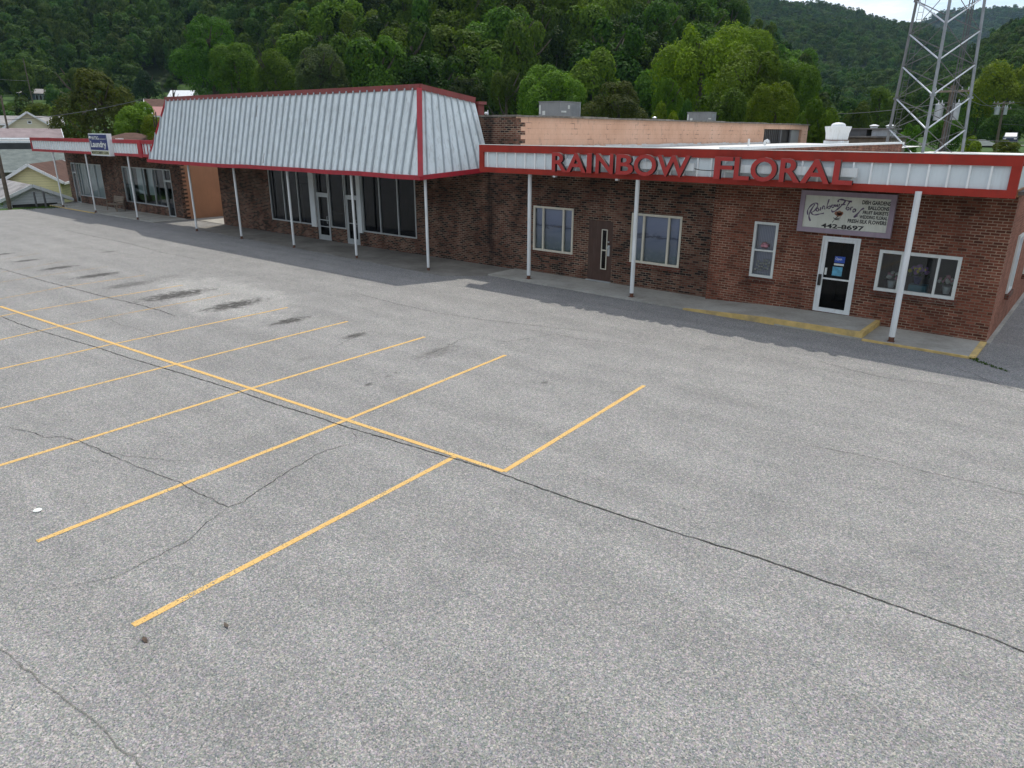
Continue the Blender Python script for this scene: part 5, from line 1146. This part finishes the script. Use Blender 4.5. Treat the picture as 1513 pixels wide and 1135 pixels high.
# ---------------------------------------------------------------- houses (local coordinates: x along ridge, y across)
def house(name,lab,x,y,z0,rz,L,Wd,hw,rise,wallm,roofm,trim='white',wins=(),over=.45,gable=True,door=False,cat='house',chim=None,hip=False):
    t=thing(name,lab,cat,(x,y,z0),None,rz); a,b=L/2,Wd/2
    m=MB(); m.box(-a,a,-b,b,-3,hw)
    if not hip:
        m.ngon([(-a,-b,hw),(-a,b,hw),(-a,0,hw+rise)]); m.ngon([(a,-b,hw),(a,0,hw+rise),(a,b,hw)])
    m.build('wall',wallm,t,local=True)
    m=MB(); s=rise/b; o=over; th=.12
    def slab4(p): m.hexa([q for q in p]+[(q[0],q[1],q[2]+th) for q in p])
    if hip:
        h0=hw; r0=a-b if a>b else a*.2
        m.hexa([(-a-o,-b-o,h0),(a+o,-b-o,h0),(a+o,b+o,h0),(-a-o,b+o,h0),(-r0,-.05,h0+rise),(r0,-.05,h0+rise),(r0,.05,h0+rise),(-r0,.05,h0+rise)])
    else:
        slab4([(-a-o,-b-o,hw-s*o),(a+o,-b-o,hw-s*o),(a+o,0,hw+rise),(-a-o,0,hw+rise)]); slab4([(-a-o,0,hw+rise),(a+o,0,hw+rise),(a+o,b+o,hw-s*o),(-a-o,b+o,hw-s*o)])
    rf=m.build('roof',roofm,t,local=True)
    if not hip:
        m=MB()
        for sx in (-1,1):
            e=sx*(a+o+.02)
            for sy in (-1,1): bar(m,(e,sy*(b+o),hw-s*o+.05),(e,0,hw+rise+.05),.06,.22)
        for sy in (-1,1): m.box(-a-o,a+o,sy*(b+o),sy*(b+o)+.08*sy,hw-s*o-.08,hw-s*o+.1)
        m.build('roof_trim',M[trim],rf,local=True)
    if chim: m=MB(); m.box(chim-.3,chim+.3,-.3,.3,hw+rise-.5,hw+rise+.8); m.build('chimney',M['brick_red'],rf,local=True)
    for (side,u,z,w,h) in wins:
        m=MB();p=MB()
        if side in 'fb':
            yy=-b if side=='f' else b; sg=-1 if side=='f' else 1
            frame_rect(m,u-w/2,u+w/2,z-h/2,z+h/2,yy-.04 if sg<0 else yy-.02,.10,.06); p.quad((u-w/2+.05,yy+sg*.012,z-h/2+.05),(u+w/2-.05,yy+sg*.012,z-h/2+.05),(u+w/2-.05,yy+sg*.012,z+h/2-.05),(u-w/2+.05,yy+sg*.012,z+h/2-.05))
        else:
            xx=a if side=='r' else -a; sg=1 if side=='r' else -1
            for (y0,y1,q0,q1) in ((u-w/2,u+w/2,z-h/2,z-h/2+.1),(u-w/2,u+w/2,z+h/2-.1,z+h/2),(u-w/2,u-w/2+.1,z-h/2+.1,z+h/2-.1),(u+w/2-.1,u+w/2,z-h/2+.1,z+h/2-.1)): m.box(xx-.02,xx+sg*.05 if sg>0 else xx-.05,y0,y1,q0,q1)
            p.quad((xx+sg*.012,u-w/2+.05,z-h/2+.05),(xx+sg*.012,u+w/2-.05,z-h/2+.05),(xx+sg*.012,u+w/2-.05,z+h/2-.05),(xx+sg*.012,u-w/2+.05,z+h/2-.05))
        f=m.build('window',M['white'],t,local=True); p.build('pane',M['interior'],f,local=True)
    return t
def siding(name,c,pitch=.2):
    m,nt,b=newmat(name); g=N(nt,'ShaderNodeTexCoord'); s=N(nt,'ShaderNodeSeparateXYZ'); ln(nt,g.outputs['Object'],s.inputs[0])
    f=math_(nt,'FRACT',math_(nt,'DIVIDE',s.outputs[2],pitch)); col=ramp(nt,f,[(0,tuple(x*.5 for x in c)),(.14,c),(1,tuple(x*.93 for x in c))])
    n=ramp(nt,noise(nt,g.outputs['Object'],.8,4),[(.3,(.88,)*3),(.7,(1.06,)*3)]); ln(nt,mixc(nt,1,col,n,'MULTIPLY'),b.inputs['Base Color']); b.inputs['Roughness'].default_value=.7; return m
sid_y=siding('pale_yellow_siding',(.74,.69,.38)); sid_c=siding('cream_siding',(.70,.66,.48)); sid_b=siding('blue_grey_siding',(.12,.16,.21)); sid_w=siding('white_siding',(.80,.82,.84)); sid_g=siding('olive_grey_siding',(.12,.12,.10))
rf_green=simple_noise('grey_green_shingles',[(.3,(.10,.12,.115)),(.7,(.17,.195,.185))],1.5); rf_brown=simple_noise('red_brown_shingles',[(.3,(.065,.036,.028)),(.7,(.115,.065,.05))],1.5)
rf_grey=simple_noise('grey_metal_roof',[(.3,(.20,.19,.19)),(.7,(.33,.32,.31))],1.0); rf_purple=simple_noise('faded_purple_shingles',[(.3,(.20,.16,.165)),(.7,(.29,.24,.245))],1.2); rf_white=paint('white_metal_roof',(.75,.78,.80),.4); rf_red=paint('red_metal_roof',(.27,.085,.07),.5); rf_old=simple_noise('weathered_shed_roof',[(.3,(.12,.12,.12)),(.5,(.26,.25,.25)),(.75,(.38,.37,.36))],.9)
# direction helper: bearings as in the photograph are already baked into the coordinates below
VA=math.atan2(.6008,.7276)   # turn so that local +x runs to the right of the picture and -y faces the lot
RZ=R_(72)
house('blue_house','blue grey two storey house with white framed windows on the left slope',-264.6,92.2,13.2,RZ,14.5,8,2.3,1.5,sid_b,rf_grey,wins=[('f',-5.2,1.2,1.1,1.1),('f',-2.2,1.2,.8,1.5),('f',-1.2,1.2,.8,1.5),('f',-.2,1.2,.8,1.5),('f',3.0,1.3,1.3,1.3),('f',5.2,1.3,1.3,1.3)],hip=True)
house('white_roofed_shed','small shed with a bright white metal roof on the grassy clearing',-201.5,104.2,12.2,R_(40),5.6,4.4,1.6,1.4,sid_w,rf_white,cat='shed')
house('brown_roofed_house','low house with a dull brown roof beyond the red metal roof',-114.5,58.5,5.3,R_(64),9,6,3.1,1.1,sid_g,rf_brown)
house('red_roofed_house','house with a faded red metal roof left of the mansard canopy',-97.8,50.2,3.6,R_(64),6.4,6,3.35,1.0,sid_w,rf_red)
house('hip_roofed_house','low brown hipped roof peeping over the laundry canopy',-71.8,31.6,1.0,R_(70),4.4,4.4,3.35,.6,sid_g,rf_brown,hip=True)
house('cream_house','wide cream house with a shallow roof behind the cream gable',-117.2,37.0,1.5,RZ,9.5,6,4.4,.9,sid_c,rf_grey,wins=[('f',-3.9,3.4,.8,.9)])
house('cream_gabled_house','cream gabled house with a tiny dark attic window',-113.5,37.0,1.5,R_(-18),8,6.2,3.6,2.1,sid_c,rf_purple,wins=[('r',0.1,4.55,.5,.4)])
house('purple_roofed_house','long low house with a faded purple brown roof below the cream gable',-103.4,31.3,.8,RZ,9.5,7,3.7,.7,sid_w,rf_purple)
house('brown_annex','low annex with a dark purple brown roof nearest the laundry canopy at the left',-92.6,30.0,.6,RZ,5.2,5,3.8,.75,sid_c,rf_purple)
t=thing('flat_building','long dark grey flat topped building behind the grey green shingled roof','building',(-90,24,-3),None,RZ)
MB().box(-9,7.2,-2,4,-1,6.9).build('wall',simple_noise('dark_grey_cladding',[(.3,(.05,.055,.055)),(.7,(.08,.085,.085))],1),t,local=True); MB().box(-9.05,7.25,-2.06,4.05,6.905,7.1).build('coping',M['white'],t,local=True)
house('green_roofed_house','house with a broad grey green shingled roof at the far left',-86.9,24.4,-4.4,RZ,13.4,10,6.0,1.6,sid_g,rf_green,wins=[('f',3.6,5.0,1.2,1.2),('f',-1,5.0,1.2,1.2)])
house('yellow_house','pale yellow house with a red brown shingled roof beside the white shed',-72.4,24.3,-3.2,R_(-33.5),9.4,4.0,4.45,1.2,sid_y,rf_brown,wins=[('r',-1.1,3.0,.45,.75),('r',.9,3.0,.45,.9)],over=.35)
t=house('white_shed','low white garage with a weathered grey roof just beyond the parking lot edge',-65.0,19.55,-3.0,R_(-5),8,3.9,3.47,.86,sid_w,rf_old,cat='shed')
MB().quad((4.02,-1.4,2.3),(4.02,1.45,2.3),(4.02,1.45,3.1),(4.02,-1.4,3.1)).build('dark_opening',M['interior'],t,local=True)
house('small_grey_house','small house with a grey green hipped roof in the valley right of the tower',-16.4,118.6,1.6,R_(8),3.6,4,2.2,.75,sid_g,rf_green,hip=True)
for i_,(x,y) in enumerate(((-59.1,18.7),(-58.95,19.25))):
    m=MB().tube((x,y,0),(x-.06,y,1.02),.07,.065,10); m.blob((x-.06,y,1.02),.066,2,4,10,0)
    tag(m.build('steel_post',M['darksteel'],None,(x,y,0)),['left one of two short dark steel posts in front of the white shed','right one of two short dark steel posts in front of the white shed'][i_],'post','short steel posts at the lot edge')
m=MB(); m.quad((-40,118,3.82),(30,124,3.82),(30,130,3.84),(-40,124,3.84)); tag(m.build('road',M['road']),kind='structure')
# parked dark car
t=thing('parked_car','dark blue parked car with glare painted pale on its windscreen near the right edge','car',(-14.35,128.6,3.9),None,R_(5))
def lathe_x(pr,w0,w1):  # side profile extruded across
    m=MB(); n=len(pr); m.ngon([(-w0,y,z) for y,z in pr]); m.ngon([(w1,y,z) for y,z in reversed(pr)])
    for k in range(n): a=pr[k];b=pr[(k+1)%n]; m.quad((-w0,a[0],a[1]),(w1,a[0],a[1]),(w1,b[0],b[1]),(-w0,b[0],b[1]))
    return m
cp=paint('dark_blue_car_paint',(.02,.04,.07),.25,.05)
lathe_x([(-2.2,.35),(-2.25,.7),(-2.1,.95),(-1.2,1.02),(2.0,1.08),(2.2,.9),(2.2,.35)],.88,.88).build('body',cp,t,local=True)
lathe_x([(-1.15,1.02),(-.4,1.55),(1.3,1.58),(2.0,1.08)],.76,.76).build('cabin',cp,t,local=True)
MB().quad((-.72,-1.2,1.05),(.72,-1.2,1.05),(.68,-.48,1.54),(-.68,-.48,1.54)).build('windscreen',M['white_frame'],t,local=True)  # white paint stands for the glare on the glass
for sx in (-1,1):
    for yy in (-1.4,1.4):
        w=MB().tube((sx*.78,yy,.33),(sx*.92,yy,.33),.33,.33,16).build('wheel',M['black'],t,local=True); MB().tube((sx*.9,yy,.33),(sx*.93,yy,.33),.2,.2,12).build('rim',M['alu'],w,local=True)
for sx in (-.62,.62): MB().box(sx-.16,sx+.16,-2.27,-2.2,.68,.82).build('headlight',M['signwhite'],t,local=True)
# litter
m=MB().rings((-11.12,2.72,.004),[(.055,0),(.06,.01),(.045,.02)],16); tag(m.build('plastic_lid',M['signwhite'],None,(-11.12,2.72,.004)),'flat white plastic lid lying on the asphalt at the left','litter')
def leaf(x,y,s,lab,mt,seed):
    rq=random.Random(seed); m=MB(); n=9; P=[(x+s*(1+.35*math.cos(3*k))*math.cos(2*math.pi*k/n)*1.3,y+s*(1+.3*math.sin(5*k))*math.sin(2*math.pi*k/n)*.7,.006+rq.uniform(0,.02)) for k in range(n)]
    c=(x,y,.022)
    for k in range(n): m.tri(P[k],P[(k+1)%n],c)
    tag(m.build('dry_leaf',mt,None,(x,y,.005)),lab,'leaf')
leaf(*LEAF1,.04,'dark dead leaf on the asphalt just below the end of the nearest yellow line',M['leafdead'],1)
leaf(*LEAF2,.035,'brown dead leaf on the asphalt right of the nearest yellow line',M['bark'],2)

# ---------------------------------------------------------------- camera, light, sky, air
cam=bpy.data.cameras.new('camera'); co=bpy.data.objects.new('camera',cam); COL.objects.link(co); SC.camera=co
cam.sensor_width=36; cam.lens=1061.9/1513*36; cam.clip_start=.1; cam.clip_end=9000
fw=Vector((-0.60081889,0.72764635,-0.33097952)); rt=Vector((0.76997658,0.63805243,0.00501556)); up=Vector((-0.21483184,0.25183304,0.94362461))
co.matrix_world=Matrix(((rt.x,up.x,-fw.x,0),(rt.y,up.y,-fw.y,0),(rt.z,up.z,-fw.z,5.2),(0,0,0,1)))
sd=Vector((.26,-.46,-1)).normalized()
sun=bpy.data.lights.new('sun','SUN'); sun.energy=SUN_E; sun.angle=R_(.8); sun.color=(1,.95,.86); so=bpy.data.objects.new('sun',sun); COL.objects.link(so)
so.rotation_euler=sd.to_track_quat('-Z','Y').to_euler(); so.location=(0,0,60)
wd=bpy.data.worlds.new('World'); SC.world=wd; wd.use_nodes=True; nt=wd.node_tree
bg=nt.nodes['Background']; sky=N(nt,'ShaderNodeTexSky',sky_type='NISHITA'); sky.sun_disc=False; sky.sun_elevation=math.asin(-sd.z); sky.sun_rotation=math.atan2(-sd.x,-sd.y); sky.air_density=1; sky.dust_density=2.0; sky.altitude=300
tc=N(nt,'ShaderNodeTexCoord'); s=N(nt,'ShaderNodeSeparateXYZ'); ln(nt,tc.outputs['Generated'],s.inputs[0])
zz=math_(nt,'ADD',math_(nt,'MAXIMUM',s.outputs[2],0.0),.12); c=N(nt,'ShaderNodeCombineXYZ'); ln(nt,math_(nt,'DIVIDE',s.outputs[0],zz),c.inputs[0]); ln(nt,math_(nt,'DIVIDE',s.outputs[1],zz),c.inputs[1])
cl=ramp(nt,noise(nt,mapping(nt,c.outputs[0],(1,1,1),(1.3,.4,0)),.9,8,.58,.3),[(.43,(0,0,0)),(.57,(.85,.85,.85)),(.7,(1,1,1))])
cc=ramp(nt,noise(nt,c.outputs[0],2.1,6,.6),[(.3,(5.9,6.2,6.4)),(.7,(10.0,10.0,9.8))])
ln(nt,mixc(nt,cl,sky.outputs[0],cc),bg.inputs[0]); bg.inputs[1].default_value=SKY_S
if HAZE>0:
    m=MB().box(-3500,3500,-3500,3500,-60,480); h=m.build('haze',None); mt=bpy.data.materials.new('haze_air'); mt.use_nodes=True; n_=mt.node_tree; n_.nodes.remove(n_.nodes['Principled BSDF'])
    pv=N(n_,'ShaderNodeVolumePrincipled'); pv.inputs['Color'].default_value=(.48,.70,1,1); pv.inputs['Density'].default_value=HAZE; ln(n_,pv.outputs[0],n_.nodes['Material Output'].inputs['Volume']); h.data.materials.append(mt); tag(h,kind='stuff')
SC.view_settings.view_transform='Standard'; SC.view_settings.look='None'; SC.view_settings.exposure=EXPO; SC.view_settings.gamma=1
SC.render.engine='CYCLES'; SC.cycles.max_bounces=8; SC.cycles.transparent_max_bounces=12; SC.cycles.volume_bounces=1; SC.cycles.use_denoising=True
SC.render.film_transparent=False
